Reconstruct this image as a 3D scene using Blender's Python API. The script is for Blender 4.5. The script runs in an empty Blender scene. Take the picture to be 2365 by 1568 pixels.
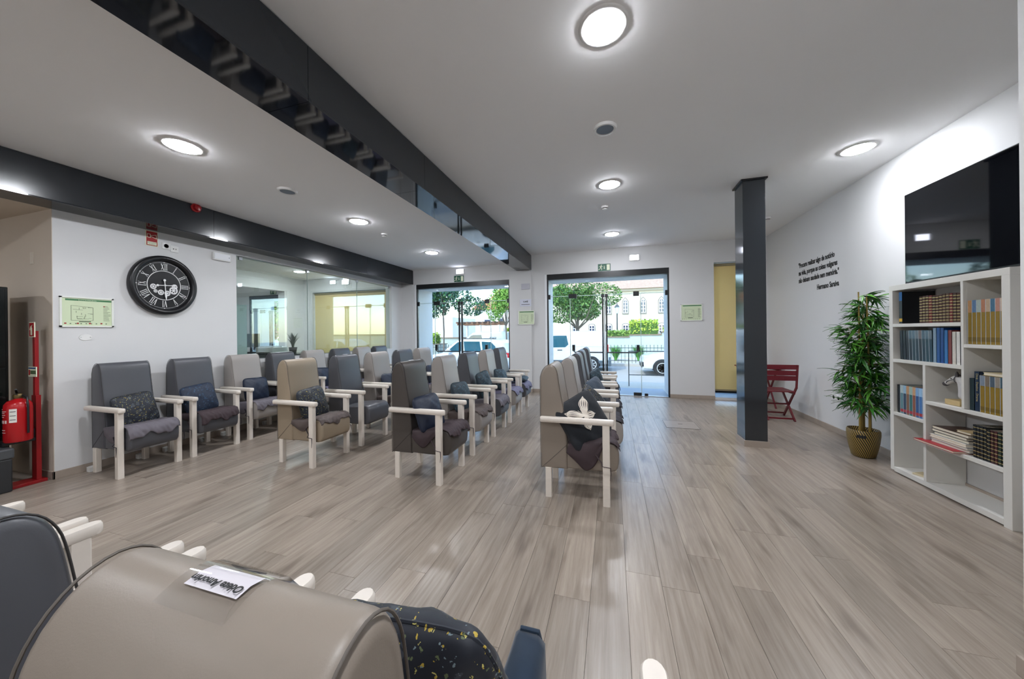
import bpy, bmesh, math, random
from mathutils import Vector, Matrix
random.seed(7)
SC = bpy.context.scene
COL = SC.collection
PI = math.pi

# ------------------------------------------------------------------ camera
YAW, ROLL, CAMH = 0.2908, -0.0105, 1.40
def setup_camera():
    c, s = math.cos(YAW), math.sin(YAW)
    fw = Vector((-s, c, 0)); r0 = Vector((c, s, 0)); u0 = Vector((0, 0, 1))
    rt = r0*math.cos(ROLL) + u0*math.sin(ROLL)
    up = u0*math.cos(ROLL) - r0*math.sin(ROLL)
    cd = bpy.data.cameras.new('camera'); cam = bpy.data.objects.new('camera', cd); COL.objects.link(cam)
    m = Matrix.Identity(4)
    for i in range(3):
        m[i][0] = rt[i]; m[i][1] = up[i]; m[i][2] = -fw[i]
    m[2][3] = CAMH
    cam.matrix_world = m
    cd.sensor_width = 36.0; cd.sensor_fit = 'HORIZONTAL'
    cd.lens = 770.0/2365.0*36.0
    cd.shift_y = -17.0/2365.0
    cd.clip_start = 0.02; cd.clip_end = 300
    SC.camera = cam
setup_camera()
# ------------------------------------------------------------------ world, sun, exposure
W = bpy.data.worlds.new('world'); SC.world = W; W.use_nodes = True
_n = W.node_tree.nodes; _l = W.node_tree.links; _n.clear()
_o = _n.new('ShaderNodeOutputWorld'); _b = _n.new('ShaderNodeBackground'); _s = _n.new('ShaderNodeTexSky')
_s.sky_type = 'NISHITA'; _s.sun_disc = False; _s.sun_elevation = math.radians(52); _s.sun_rotation = math.radians(200)
_s.altitude = 50; _s.air_density = 1.0; _s.dust_density = 0.6; _s.ozone_density = 1.2
_b.inputs['Strength'].default_value = 0.27
_l.new(_s.outputs[0], _b.inputs[0]); _l.new(_b.outputs[0], _o.inputs[0])
sd = bpy.data.lights.new('sun', 'SUN'); sun = bpy.data.objects.new('sun', sd); COL.objects.link(sun)
sd.energy = 0.85; sd.angle = 0.01; sd.color = (1.0, 0.95, 0.86)
sun.rotation_euler = Vector((0.42, 0.68, -0.85)).to_track_quat('-Z', 'Y').to_euler()
LAMP = 64.0            # radiance of the ceiling lamps
SC.view_settings.view_transform = 'Standard'; SC.view_settings.look = 'None'
SC.view_settings.exposure = 1.83; SC.view_settings.gamma = 1.0
SC.view_settings.use_curve_mapping = False
cy = SC.cycles
cy.max_bounces = 8; cy.diffuse_bounces = 4; cy.glossy_bounces = 3; cy.transparent_max_bounces = 16
cy.transmission_bounces = 6; cy.caustics_reflective = False; cy.caustics_refractive = False
cy.sample_clamp_indirect = 6.0; cy.use_denoising = True; cy.use_adaptive_sampling = True; cy.adaptive_threshold = 0.1; cy.adaptive_min_samples = 16

# ------------------------------------------------------------------ materials
def lin(c):
    return c/12.92 if c <= 0.04045 else ((c+0.055)/1.055)**2.4
def rgb(h):
    return tuple(lin(int(h[i:i+2], 16)/255.0) for i in (0, 2, 4)) + (1.0,)
MATS = {}
def mat(name, col, rough=0.6, metal=0.0, spec=0.5, emit=None, estr=1.0, noise=0.0, nscale=20.0, bump=0.0, bscale=200.0, sheen=0.0, coat=0.0):
    if name in MATS: return MATS[name]
    m = bpy.data.materials.new(name); m.use_nodes = True
    nt = m.node_tree; p = nt.nodes['Principled BSDF']
    c = rgb(col) if isinstance(col, str) else tuple(col) + (1.0,)
    p.inputs['Base Color'].default_value = c
    p.inputs['Roughness'].default_value = rough; p.inputs['Metallic'].default_value = metal
    p.inputs['Specular IOR Level'].default_value = spec
    if sheen: p.inputs['Sheen Weight'].default_value = sheen
    if coat: p.inputs['Coat Weight'].default_value = coat; p.inputs['Coat Roughness'].default_value = 0.1
    if emit is not None:
        p.inputs['Emission Color'].default_value = rgb(emit) if isinstance(emit, str) else tuple(emit) + (1.0,)
        p.inputs['Emission Strength'].default_value = estr
    if noise or bump:
        tc = nt.nodes.new('ShaderNodeTexCoord')
    if noise:
        n = nt.nodes.new('ShaderNodeTexNoise'); n.inputs['Scale'].default_value = nscale; n.inputs['Detail'].default_value = 4
        nt.links.new(tc.outputs['Object'], n.inputs['Vector'])
        mx = nt.nodes.new('ShaderNodeMix'); mx.data_type = 'RGBA'
        mx.inputs[6].default_value = tuple(max(0, v*(1-noise)) for v in c[:3]) + (1,)
        mx.inputs[7].default_value = tuple(min(1, v*(1+noise)) for v in c[:3]) + (1,)
        nt.links.new(n.outputs['Fac'], mx.inputs[0]); nt.links.new(mx.outputs[2], p.inputs['Base Color'])
    if bump:
        n2 = nt.nodes.new('ShaderNodeTexNoise'); n2.inputs['Scale'].default_value = bscale; n2.inputs['Detail'].default_value = 3
        nt.links.new(tc.outputs['Object'], n2.inputs['Vector'])
        b = nt.nodes.new('ShaderNodeBump'); b.inputs['Strength'].default_value = bump; b.inputs['Distance'].default_value = 0.004
        nt.links.new(n2.outputs['Fac'], b.inputs['Height']); nt.links.new(b.outputs[0], p.inputs['Normal'])
    MATS[name] = m
    return m

def glass_mat(name, tint=(0.93, 0.97, 0.96), ior=1.5, boost=1.0):
    m = bpy.data.materials.new(name); m.use_nodes = True; nt = m.node_tree; nt.nodes.clear()
    o = nt.nodes.new('ShaderNodeOutputMaterial'); t = nt.nodes.new('ShaderNodeBsdfTransparent'); g = nt.nodes.new('ShaderNodeBsdfGlossy')
    t.inputs[0].default_value = tint + (1,); g.inputs['Roughness'].default_value = 0.0
    f = nt.nodes.new('ShaderNodeFresnel')
    ge = nt.nodes.new('ShaderNodeNewGeometry'); mr = nt.nodes.new('ShaderNodeMapRange'); mr.inputs[3].default_value = ior; mr.inputs[4].default_value = 1.0/ior
    nt.links.new(ge.outputs['Backfacing'], mr.inputs[0]); nt.links.new(mr.outputs[0], f.inputs[0])
    mm = nt.nodes.new('ShaderNodeMath'); mm.operation = 'MULTIPLY'; mm.inputs[1].default_value = boost; mm.use_clamp = True
    x = nt.nodes.new('ShaderNodeMixShader')
    nt.links.new(f.outputs[0], mm.inputs[0]); nt.links.new(mm.outputs[0], x.inputs[0])
    nt.links.new(t.outputs[0], x.inputs[1]); nt.links.new(g.outputs[0], x.inputs[2]); nt.links.new(x.outputs[0], o.inputs[0])
    MATS[name] = m
    return m

def translucent_mat(name, col, trans=0.5):
    m = bpy.data.materials.new(name); m.use_nodes = True; nt = m.node_tree; nt.nodes.clear()
    o = nt.nodes.new('ShaderNodeOutputMaterial'); d = nt.nodes.new('ShaderNodeBsdfDiffuse'); t = nt.nodes.new('ShaderNodeBsdfTranslucent')
    d.inputs[0].default_value = rgb(col); t.inputs[0].default_value = rgb(col)
    x = nt.nodes.new('ShaderNodeMixShader'); x.inputs[0].default_value = trans
    nt.links.new(d.outputs[0], x.inputs[1]); nt.links.new(t.outputs[0], x.inputs[2]); nt.links.new(x.outputs[0], o.inputs[0])
    MATS[name] = m
    return m

def plank_mat(name, lo, hi, dark):
    m = bpy.data.materials.new(name); m.use_nodes = True; nt = m.node_tree; N = nt.nodes; L = nt.links
    p = N['Principled BSDF']; tc = N.new('ShaderNodeTexCoord'); oi = N.new('ShaderNodeObjectInfo')
    mul = N.new('ShaderNodeVectorMath'); mul.operation = 'SCALE'; mul.inputs[0].default_value = (37.0, 91.0, 13.0)
    L.new(oi.outputs['Random'], mul.inputs['Scale'])
    add = N.new('ShaderNodeVectorMath'); L.new(tc.outputs['Object'], add.inputs[0]); L.new(mul.outputs[0], add.inputs[1])
    mp = N.new('ShaderNodeMapping'); mp.inputs['Scale'].default_value = (26, 1.3, 1); L.new(add.outputs[0], mp.inputs[0])
    n1 = N.new('ShaderNodeTexNoise'); n1.inputs['Scale'].default_value = 1.6; n1.inputs['Detail'].default_value = 7; n1.inputs['Roughness'].default_value = 0.65; n1.inputs['Distortion'].default_value = 0.3
    L.new(mp.outputs[0], n1.inputs['Vector'])
    mp2 = N.new('ShaderNodeMapping'); mp2.inputs['Scale'].default_value = (9, 1.5, 1); L.new(add.outputs[0], mp2.inputs[0])
    n2 = N.new('ShaderNodeTexNoise'); n2.inputs['Scale'].default_value = 1.1; n2.inputs['Detail'].default_value = 3; L.new(mp2.outputs[0], n2.inputs['Vector'])
    r1 = N.new('ShaderNodeValToRGB'); r1.color_ramp.elements[0].position = 0.30; r1.color_ramp.elements[1].position = 0.72
    r1.color_ramp.elements[0].color = rgb(lo); r1.color_ramp.elements[1].color = rgb(hi); L.new(n1.outputs['Fac'], r1.inputs[0])
    r2 = N.new('ShaderNodeValToRGB'); r2.color_ramp.elements[0].position = 0.57; r2.color_ramp.elements[1].position = 0.76
    r2.color_ramp.elements[0].color = (0, 0, 0, 1); r2.color_ramp.elements[1].color = (0.75, 0.75, 0.75, 1); L.new(n2.outputs['Fac'], r2.inputs[0])
    mx = N.new('ShaderNodeMix'); mx.data_type = 'RGBA'; L.new(r2.outputs[0], mx.inputs[0]); L.new(r1.outputs[0], mx.inputs[6]); mx.inputs[7].default_value = rgb(dark)
    hs = N.new('ShaderNodeHueSaturation'); vr = N.new('ShaderNodeMapRange'); vr.inputs[3].default_value = 0.86; vr.inputs[4].default_value = 1.10
    L.new(oi.outputs['Random'], vr.inputs[0]); L.new(vr.outputs[0], hs.inputs['Value']); L.new(mx.outputs[2], hs.inputs['Color'])
    L.new(hs.outputs[0], p.inputs['Base Color'])
    p.inputs['Roughness'].default_value = 0.30; p.inputs['Specular IOR Level'].default_value = 0.5
    b = N.new('ShaderNodeBump'); b.inputs['Strength'].default_value = 0.12; b.inputs['Distance'].default_value = 0.002
    L.new(n1.outputs['Fac'], b.inputs['Height']); L.new(b.outputs[0], p.inputs['Normal'])
    MATS[name] = m
    return m

def print_mat(name, base, spots, scale=38.0, size=0.16, rough=0.6):
    """cloth with small scattered printed blossoms in several colours"""
    m = bpy.data.materials.new(name); m.use_nodes = True; nt = m.node_tree; N = nt.nodes; L = nt.links
    p = N['Principled BSDF']; tc = N.new('ShaderNodeTexCoord'); cur = None
    for i, (c, sc, sz) in enumerate(spots):
        v = N.new('ShaderNodeTexVoronoi'); v.inputs['Scale'].default_value = sc
        mp = N.new('ShaderNodeMapping'); mp.inputs['Location'].default_value = (i*3.7, i*1.3, 0); L.new(tc.outputs['Object'], mp.inputs[0])
        nz = N.new('ShaderNodeTexNoise'); nz.inputs['Scale'].default_value = sc*2.2; L.new(mp.outputs[0], nz.inputs['Vector'])
        ad = N.new('ShaderNodeMixRGB'); ad.blend_type = 'ADD'; ad.inputs[0].default_value = 0.02; L.new(mp.outputs[0], ad.inputs[1]); L.new(nz.outputs['Color'], ad.inputs[2])
        L.new(ad.outputs[0], v.inputs['Vector'])
        lt = N.new('ShaderNodeMath'); lt.operation = 'LESS_THAN'; lt.inputs[1].default_value = sz; L.new(v.outputs['Distance'], lt.inputs[0])
        mx = N.new('ShaderNodeMix'); mx.data_type = 'RGBA'; L.new(lt.outputs[0], mx.inputs[0]); mx.inputs[7].default_value = rgb(c)
        if cur is None: mx.inputs[6].default_value = rgb(base)
        else: L.new(cur, mx.inputs[6])
        cur = mx.outputs[2]
    L.new(cur, p.inputs['Base Color']); p.inputs['Roughness'].default_value = rough; p.inputs['Sheen Weight'].default_value = 0.05
    MATS[name] = m
    return m

def stripe_mat(name, c1, c2, scale, rough=0.45):
    m = bpy.data.materials.new(name); m.use_nodes = True; nt = m.node_tree; N = nt.nodes; L = nt.links
    p = N['Principled BSDF']; tc = N.new('ShaderNodeTexCoord')
    # helical stripes: phase = angle*k + z*scale
    sx = N.new('ShaderNodeSeparateXYZ'); L.new(tc.outputs['Object'], sx.inputs[0])
    at = N.new('ShaderNodeMath'); at.operation = 'ARCTAN2'; L.new(sx.outputs[1], at.inputs[0]); L.new(sx.outputs[0], at.inputs[1])
    m1 = N.new('ShaderNodeMath'); m1.operation = 'MULTIPLY'; m1.inputs[1].default_value = 40.0; L.new(at.outputs[0], m1.inputs[0])
    m2 = N.new('ShaderNodeMath'); m2.operation = 'MULTIPLY'; m2.inputs[1].default_value = scale; L.new(sx.outputs[2], m2.inputs[0])
    a = N.new('ShaderNodeMath'); L.new(m1.outputs[0], a.inputs[0]); L.new(m2.outputs[0], a.inputs[1])
    s = N.new('ShaderNodeMath'); s.operation = 'SINE'; L.new(a.outputs[0], s.inputs[0])
    g = N.new('ShaderNodeMath'); g.operation = 'GREATER_THAN'; g.inputs[1].default_value = 0.05; L.new(s.outputs[0], g.inputs[0])
    mx = N.new('ShaderNodeMix'); mx.data_type = 'RGBA'; L.new(g.outputs[0], mx.inputs[0]); mx.inputs[6].default_value = rgb(c1); mx.inputs[7].default_value = rgb(c2)
    L.new(mx.outputs[2], p.inputs['Base Color']); p.inputs['Roughness'].default_value = rough
    MATS[name] = m
    return m

# ------------------------------------------------------------------ mesh helpers
class MB:
    """collects shapes and links them as ONE mesh object"""
    def __init__(s): s.v = []; s.f = []; s.mi = []; s.cur = 0
    def slot(s, i): s.cur = i; return s
    def face(s, pts):
        b = len(s.v); s.v += [tuple(p) for p in pts]; s.f.append(tuple(range(b, b+len(pts)))); s.mi.append(s.cur); return s
    def raw(s, vs, fs):
        b = len(s.v); s.v += [tuple(p) for p in vs]
        for f in fs: s.f.append(tuple(b+i for i in f)); s.mi.append(s.cur)
        return s
    def box(s, x0, x1, y0, y1, z0, z1):
        if x0 > x1: x0, x1 = x1, x0
        if y0 > y1: y0, y1 = y1, y0
        if z0 > z1: z0, z1 = z1, z0
        vs = [(x0,y0,z0),(x1,y0,z0),(x1,y1,z0),(x0,y1,z0),(x0,y0,z1),(x1,y0,z1),(x1,y1,z1),(x0,y1,z1)]
        return s.raw(vs, [(0,3,2,1),(4,5,6,7),(0,1,5,4),(1,2,6,5),(2,3,7,6),(3,0,4,7)])
    def bar(s, a, b, w, h=None, up=(0,0,1)):
        """box bar from a to b, section w x h"""
        h = h or w; a = Vector(a); b = Vector(b); d = (b-a).normalized(); u = Vector(up)
        if abs(d.dot(u)) > 0.98: u = Vector((1,0,0))
        r = d.cross(u).normalized(); u = r.cross(d).normalized()
        vs = []
        for P in (a, b):
            for sx, sy in ((-1,-1),(1,-1),(1,1),(-1,1)): vs.append(P + r*(sx*w/2) + u*(sy*h/2))
        return s.raw(vs, [(0,1,2,3),(7,6,5,4),(0,4,5,1),(1,5,6,2),(2,6,7,3),(3,7,4,0)])
    def tube(s, pts, r, n=8, cap=True):
        pts = [Vector(p) for p in pts]; rs = r if isinstance(r, (list, tuple)) else [r]*len(pts)
        vs = []; fs = []; ref = None
        for i, p in enumerate(pts):
            d = (pts[min(i+1, len(pts)-1)] - pts[max(i-1, 0)]).normalized()
            if ref is None:
                ref = Vector((0,0,1)) if abs(d.z) < 0.9 else Vector((1,0,0))
            a = d.cross(ref).normalized(); b = a.cross(d).normalized(); ref = b
            for k in range(n):
                t = 2*PI*k/n; vs.append(p + (a*math.cos(t) + b*math.sin(t))*rs[i])
        for i in range(len(pts)-1):
            for k in range(n): fs.append((i*n+k, i*n+(k+1)%n, (i+1)*n+(k+1)%n, (i+1)*n+k))
        if cap: fs.append(tuple(range(n-1, -1, -1))); fs.append(tuple(range((len(pts)-1)*n, len(pts)*n)))
        return s.raw(vs, fs)
    def lathe(s, prof, n=32, c=(0,0,0), axis='z'):
        vs = []; fs = []
        for (r, z) in prof:
            for k in range(n):
                t = 2*PI*k/n; x, y = r*math.cos(t), r*math.sin(t)
                p = (x, y, z) if axis == 'z' else ((z, x, y) if axis == 'x' else (y, z, x))
                vs.append((p[0]+c[0], p[1]+c[1], p[2]+c[2]))
        for i in range(len(prof)-1):
            for k in range(n): fs.append((i*n+k, i*n+(k+1)%n, (i+1)*n+(k+1)%n, (i+1)*n+k))
        if prof[0][0] > 1e-5: fs.append(tuple(range(n-1, -1, -1)))
        if prof[-1][0] > 1e-5: fs.append(tuple(range((len(prof)-1)*n, len(prof)*n)))
        return s.raw(vs, fs)
    def prism(s, poly, z0, z1):
        n = len(poly); vs = [(x, y, z0) for x, y in poly] + [(x, y, z1) for x, y in poly]
        fs = [tuple(range(n-1, -1, -1)), tuple(range(n, 2*n))] + [(i, (i+1) % n, n+(i+1) % n, n+i) for i in range(n)]
        return s.raw(vs, fs)
    def loft(s, prof, hw, bev, nb=4):
        """profile polygon (u,z) extruded along v with rounded edges -> verts (u,v,z)"""
        n = len(prof); A = sum(prof[i][0]*prof[(i+1)%n][1]-prof[(i+1)%n][0]*prof[i][1] for i in range(n))
        if A < 0: prof = prof[::-1]
        nr = []
        for i in range(n):
            a = Vector(prof[i-1]); b = Vector(prof[i]); c = Vector(prof[(i+1)%n])
            e1 = (b-a).normalized(); e2 = (c-b).normalized()
            q = Vector((e1.y, -e1.x)) + Vector((e2.y, -e2.x))
            q = q.normalized() if q.length > 1e-6 else Vector((e1.y, -e1.x)); nr.append(q)
        sl = []
        for k in range(nb+1):
            t = PI/2*k/nb; sl.append((-hw+bev*(1-math.sin(t)), bev*(1-math.cos(PI/2-t)) if False else bev*(1-math.sin(t))))
        sl = []
        for k in range(nb+1):
            t = PI/2*k/nb; sl.append((-hw + bev*(1-math.cos(t)), bev*(1-math.sin(t))))
        sl = sl + [(-v, i) for v, i in sl[::-1]]
        vs = []; fs = []
        for v, ins in sl:
            for i in range(n): vs.append((prof[i][0]-nr[i].x*ins, v, prof[i][1]-nr[i].y*ins))
        m = len(sl)
        for k in range(m-1):
            for i in range(n): fs.append((k*n+i, k*n+(i+1)%n, (k+1)*n+(i+1)%n, (k+1)*n+i))
        fs.append(tuple(range(n-1, -1, -1))); fs.append(tuple(range((m-1)*n, m*n)))
        return s.raw(vs, fs)
    def mesh(s, name, mats, smooth=None):
        me = bpy.data.meshes.new(name); me.from_pydata(s.v, [], s.f)
        mats = mats if isinstance(mats, (list, tuple)) else [mats]
        for m in mats: me.materials.append(m)
        if len(mats) > 1:
            me.polygons.foreach_set('material_index', s.mi)
        bm = bmesh.new(); bm.from_mesh(me); bmesh.ops.recalc_face_normals(bm, faces=bm.faces); bm.to_mesh(me); bm.free()
        if smooth is not None:
            me.polygons.foreach_set('use_smooth', [True]*len(me.polygons)); me.set_sharp_from_angle(angle=math.radians(smooth))
        me.update()
        return me
    def build(s, name, mats, parent=None, smooth=None, bevel=0.0, loc=None):
        o = bpy.data.objects.new(name, s.mesh(name, mats, smooth)); COL.objects.link(o)
        if parent is not None: o.parent = parent
        if loc is not None: o.location = loc
        if bevel:
            b = o.modifiers.new('bevel', 'BEVEL'); b.width = bevel; b.segments = 2; b.limit_method = 'ANGLE'; b.angle_limit = math.radians(40)
        return o

def tag(o, label=None, cat=None, group=None, kind=None):
    if label: o['label'] = label
    if cat: o['category'] = cat
    if group: o['group'] = group
    if kind: o['kind'] = kind
    return o
def thing(name, label, cat, loc=(0,0,0), rz=0.0, group=None):
    o = bpy.data.objects.new(name, None); COL.objects.link(o); o.empty_display_size = 0.1
    o.location = loc; o.rotation_euler = (0, 0, rz)
    return tag(o, label, cat, group)
def struct(o, label=None):
    o['kind'] = 'structure'
    if label: o['label'] = label
    return o
def wall_frame(o, side, a, z, off=0.0):
    """local x = right, y = up, z = out of the wall, seen from inside the room"""
    if side == 'F': R = ((1,0,0),(0,0,1),(0,-1,0)); P = (a, YF-off, z)
    if side == 'L': R = ((0,1,0),(0,0,1),(1,0,0)); P = (XL+off, a, z)
    if side == 'R': R = ((0,-1,0),(0,0,1),(-1,0,0)); P = (XR-off, a, z)
    m = Matrix.Identity(4)
    for j in range(3):
        for i in range(3): m[i][j] = R[j][i]
    for i in range(3): m[i][3] = P[i]
    o.matrix_world = m
    return o
def wthing(name, label, cat, side, a, z, group=None, off=0.0):
    return wall_frame(thing(name, label, cat, group=group), side, a, z, off)
def copy_tree(o, parent=None, first=True):
    c = o.copy(); COL.objects.link(c)
    if not first: c.parent = parent; c.matrix_parent_inverse = o.matrix_parent_inverse.copy()
    for ch in list(KIDS.get(o.name, ())) or list(o.children): copy_tree(ch, c, False)
    return c
KIDS = {}
def text(name, body, size, m, parent, loc=(0,0,0), rz=0.0, align='LEFT', ext=0.0006, bold=0.0, sx=1.0, shear=0.0):
    cu = bpy.data.curves.new('t', 'FONT'); cu.body = body; cu.size = size; cu.align_x = align; cu.align_y = 'BOTTOM_BASELINE'
    cu.extrude = ext; cu.offset = bold; cu.shear = shear; cu.resolution_u = 3
    t = bpy.data.objects.new('t', cu); COL.objects.link(t)
    dg = bpy.context.evaluated_depsgraph_get(); me = bpy.data.meshes.new_from_object(t.evaluated_get(dg))
    bpy.data.objects.remove(t); me.materials.clear(); me.materials.append(m); me.name = name
    o = bpy.data.objects.new(name, me); COL.objects.link(o); o.parent = parent; o.location = loc; o.rotation_euler = (0, 0, rz); o.scale = (sx, 1, 1)
    return o

# ------------------------------------------------------------------ colours
M_wall = mat('wall_paint', 'd9d9d9', 0.75, bump=0.05, bscale=120)
M_ceil = mat('ceiling_paint', 'f3f3f3', 0.85)
M_beam = mat('anthracite_lacquer', '24282c', 0.20, spec=0.5)
M_beamg = mat('anthracite_gloss', '1d2126', 0.05, spec=0.6)
M_skirt = mat('skirting_wood', 'a3968a', 0.5, noise=0.12, nscale=14)
M_plank = plank_mat('oak_plank', '83766a', 'a69a8d', '594d43')
M_joint = mat('floor_joint', '6b5f53', 0.8)
M_granite = mat('blue_grey_granite', '8c97a5', 0.5, noise=0.35, nscale=90)
M_black = mat('black_metal', '15171a', 0.35)
M_white = mat('white_plastic', 'e6e6e4', 0.45)
M_steel = mat('brushed_steel', 'b9bcc0', 0.3, metal=1.0)
M_glass = glass_mat('clear_glass')
M_pglass = glass_mat('partition_glass', (0.88, 0.95, 0.93), 1.5, 1.9)
M_blind = translucent_mat('yellow_blind', 'f2dfae', 0.55)
M_lamp = mat('lamp_diffuser', 'ffffff', 0.5, emit=(0.94, 0.97, 1.03), estr=LAMP)
M_eml = mat('emergency_lens_lit', 'ffffff', 0.5, emit=(0.80, 0.84, 1.0), estr=4.0)
M_green = mat('sign_green', '17563f', 0.5); M_red = mat('sign_red', 'a01218', 0.5); M_cream = mat('photoluminescent', 'e6ead0', 0.6)
M_ink = mat('black_ink', '1a1a1c', 0.6)

# ================================================================== THE SETTING
XL, XR, YF, YB = -5.27, 2.885, 7.60, -3.2
YO = 8.40                      # outer face of the street front
ZL, ZR = 3.03, 3.20            # ceilings of the left and right bay
B0, B1 = -2.125, -1.785        # main beam
NY = 1.85                      # end of the clock wall
PX, PY = 1.567, 1.86            # pillar at the right edge

def make_floor():
    fl = struct(MB().box(-5.33, 3.0, YB, YF+0.02, -0.10, -0.012).build('floor', M_joint), 'grey oak plank floor of the lounge')
    pw, pl, g = 0.186, 1.22, 0.0010
    cache = {}; rest = MB(); n = 0
    x = -5.33; row = 0; spots = []
    while x < 2.99:
        y = -0.9 - random.random()*pl
        while y < YF+0.02:
            y0 = max(y, -2.0); y1 = min(y+pl, YF+0.02)
            if y1 - y0 > 0.05: spots.append((x, min(x+pw, 3.0), y0, y1))
            y += pl
        x += pw; row += 1
    def seen(s):
        x0, x1, y0, y1 = s
        if y1 < 0.55: return False
        xm = (x0+x1)/2
        # in front of the camera and not inside the right pillar
        if xm > PX+0.1 and y1 < PY: return False
        d = -math.sin(YAW)*xm + math.cos(YAW)*y1; r = math.cos(YAW)*xm + math.sin(YAW)*y1
        return d > 0.6 and abs(r) < d*1.62
    vis = [s for s in spots if seen(s)]
    vis.sort(key=lambda s: (s[2]+s[3])/2 + abs(s[0])*0.3)
    first = vis[:298]; keep = set(first)
    for s in first:
        w = round(s[1]-s[0]-g, 4); l = round(s[3]-s[2]-g, 3)
        k = (w, l)
        if k not in cache:
            m = MB(); b = 0.0008
            hx, hy = w/2, l/2
            m.raw([(-hx,-hy,-0.012),(hx,-hy,-0.012),(hx,hy,-0.012),(-hx,hy,-0.012),(-hx,-hy,-b),(hx,-hy,-b),(hx,hy,-b),(-hx,hy,-b),(-hx+b,-hy+b,0),(hx-b,-hy+b,0),(hx-b,hy-b,0),(-hx+b,hy-b,0)],
                  [(0,3,2,1),(0,1,5,4),(1,2,6,5),(2,3,7,6),(3,0,4,7),(4,5,9,8),(5,6,10,9),(6,7,11,10),(7,4,8,11),(8,9,10,11)])
            cache[k] = m.mesh('plank', M_plank)
        o = bpy.data.objects.new('plank', cache[k]); COL.objects.link(o); o.parent = fl
        o.location = ((s[0]+s[1])/2, (s[2]+s[3])/2, 0)
    for s in spots:
        if s not in keep: rest.box(s[0]+g/2, s[1]-g/2, s[2]+g/2, s[3]-g/2, -0.012, 0)
    r = rest.build('far_planks', M_plank, fl); r['kind'] = 'stuff'
    # floors beyond the lounge
    struct(MB().box(-12.2, -5.33, 1.0, YF, -0.10, 0.0).build('floor', mat('office_floor', '9a8f84', 0.4, noise=0.1, nscale=6)), 'plain floor of the office behind the glass')
    struct(MB().box(-8.2, -5.33, YB, 1.0, -0.10, -0.002).box(-5.345, -5.325, YB, NY, -0.01, 0.004).build('floor', mat('niche_tile', '8d8579', 0.35, noise=0.08, nscale=5)), 'beige tile floor of the side niche')
make_floor()

def wall_with_holes(x0, x1, z0, z1, holes, y0, y1):
    """front wall: boxes around openings (hx0,hx1,hz0,hz1l,hz1r)"""
    m = MB(); xs = x0
    for (a, b, c, d) in sorted(holes):
        m.box(xs, a, y0, y1, z0, z1)
        m.box(a, b, y0, y1, d, z1)
        if c > z0: m.box(a, b, y0, y1, z0, c)
        xs = b
    m.box(xs, x1, y0, y1, z0, z1)
    return m
D1 = (-4.86, -2.325, 0.0, 2.655); D2 = (-1.423, 1.155, 0.0, 2.715)
WB = (1.98, 2.62, 0.045, 2.76); WO = (-8.29, -5.80, 0.75, 2.60); D0 = (-10.80, -9.00, 0.0, 2.60)
struct(wall_with_holes(-12.4, 3.2, -0.5, 3.6, [D1, D2, WB, WO, D0], YF, YO).build('wall_front', M_wall), 'pale grey street front wall with tall glazed openings')
struct(MB().box(-5.64, -4.935, YF-0.055, YF, 0, 2.66).build('wall_front_pilaster', M_wall), 'shallow pale pilaster under the left beam')
struct(MB().box(B0-0.19, B1, YF-0.055, YF, 0, 2.84).build('wall_front_pilaster', M_wall), 'shallow pale pilaster between the two glass doors')
# left wall: solid, low parapet and head of the glass partition
wl = MB()
wl.box(XL-0.14, XL, NY, 3.53, 0, ZL+0.2)
wl.box(XL-0.14, XL, 3.53, YF, 0, 1.02); wl.box(XL-0.14, XL, 3.53, YF, 2.575, ZL+0.2); wl.box(XL-0.14, XL, 7.13, YF, 1.02, 2.575)
wl.box(-8.2, XL-0.14, NY, NY+0.14, 0, ZL+0.2)
struct(wl.build('wall_left', M_wall), 'light grey left wall carrying the clock and the glass partition')
struct(MB().box(-8.34, -8.2, YB, NY+0.14, 0, ZL+0.2).box(-8.2, XL, YB, NY, 2.66, ZL+0.2).box(-8.2, XL-0.001, NY-0.004, NY, 0, 2.66).build('wall_niche', mat('niche_warm_light_tint', 'd0c4b5', 0.75)), 'wall and lowered soffit of the side niche, warm light tinted into the colour')  # beige tint puts the warm corridor light into the wall colour
struct(MB().box(XR, XR+0.2, PY, YF, 0, 3.5).build('wall_right', M_wall), 'pale right wall carrying the television')
struct(MB().box(PX, XR+0.2, YB, PY, 0, 3.5).build('wall_right_pillar', M_wall), 'wall corner at the right edge of the view')
struct(MB().box(-8.4, PX+0.2, YB-0.2, YB, 0, 3.6).build('wall_back', M_wall), 'plain back wall behind the camera')
struct(MB().box(B1, XR+0.2, YB-0.2, YF, ZR, ZR+0.3).build('ceiling', M_ceil), 'white plaster ceiling of the right bay')
struct(MB().box(XL-0.14, B0, YB-0.2, YF, ZL, ZL+0.47).build('ceiling', M_ceil), 'white plaster ceiling of the left bay')
struct(MB().box(B0, B1, YB-0.2, YF, ZR, ZR+0.3).build('ceiling', M_ceil), 'slab above the main beam')
# office shell
struct(MB().box(-12.4, XL-0.14, 1.0, YF, 2.98, 3.3).build('ceiling', M_ceil), 'pale ceiling of the office behind the glass')
struct(MB().box(-12.4, -12.2, 1.0, YF, 0, 3.3).box(-12.2, -8.2, NY, NY+0.14, 0, 3.3).box(-8.85, -8.62, NY+0.14, YF, 2.59, 2.98).box(-8.85, -8.62, 7.0, YF, 0, 2.59).build('wall_office', M_wall), 'grey office walls with a dropped beam')

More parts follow.
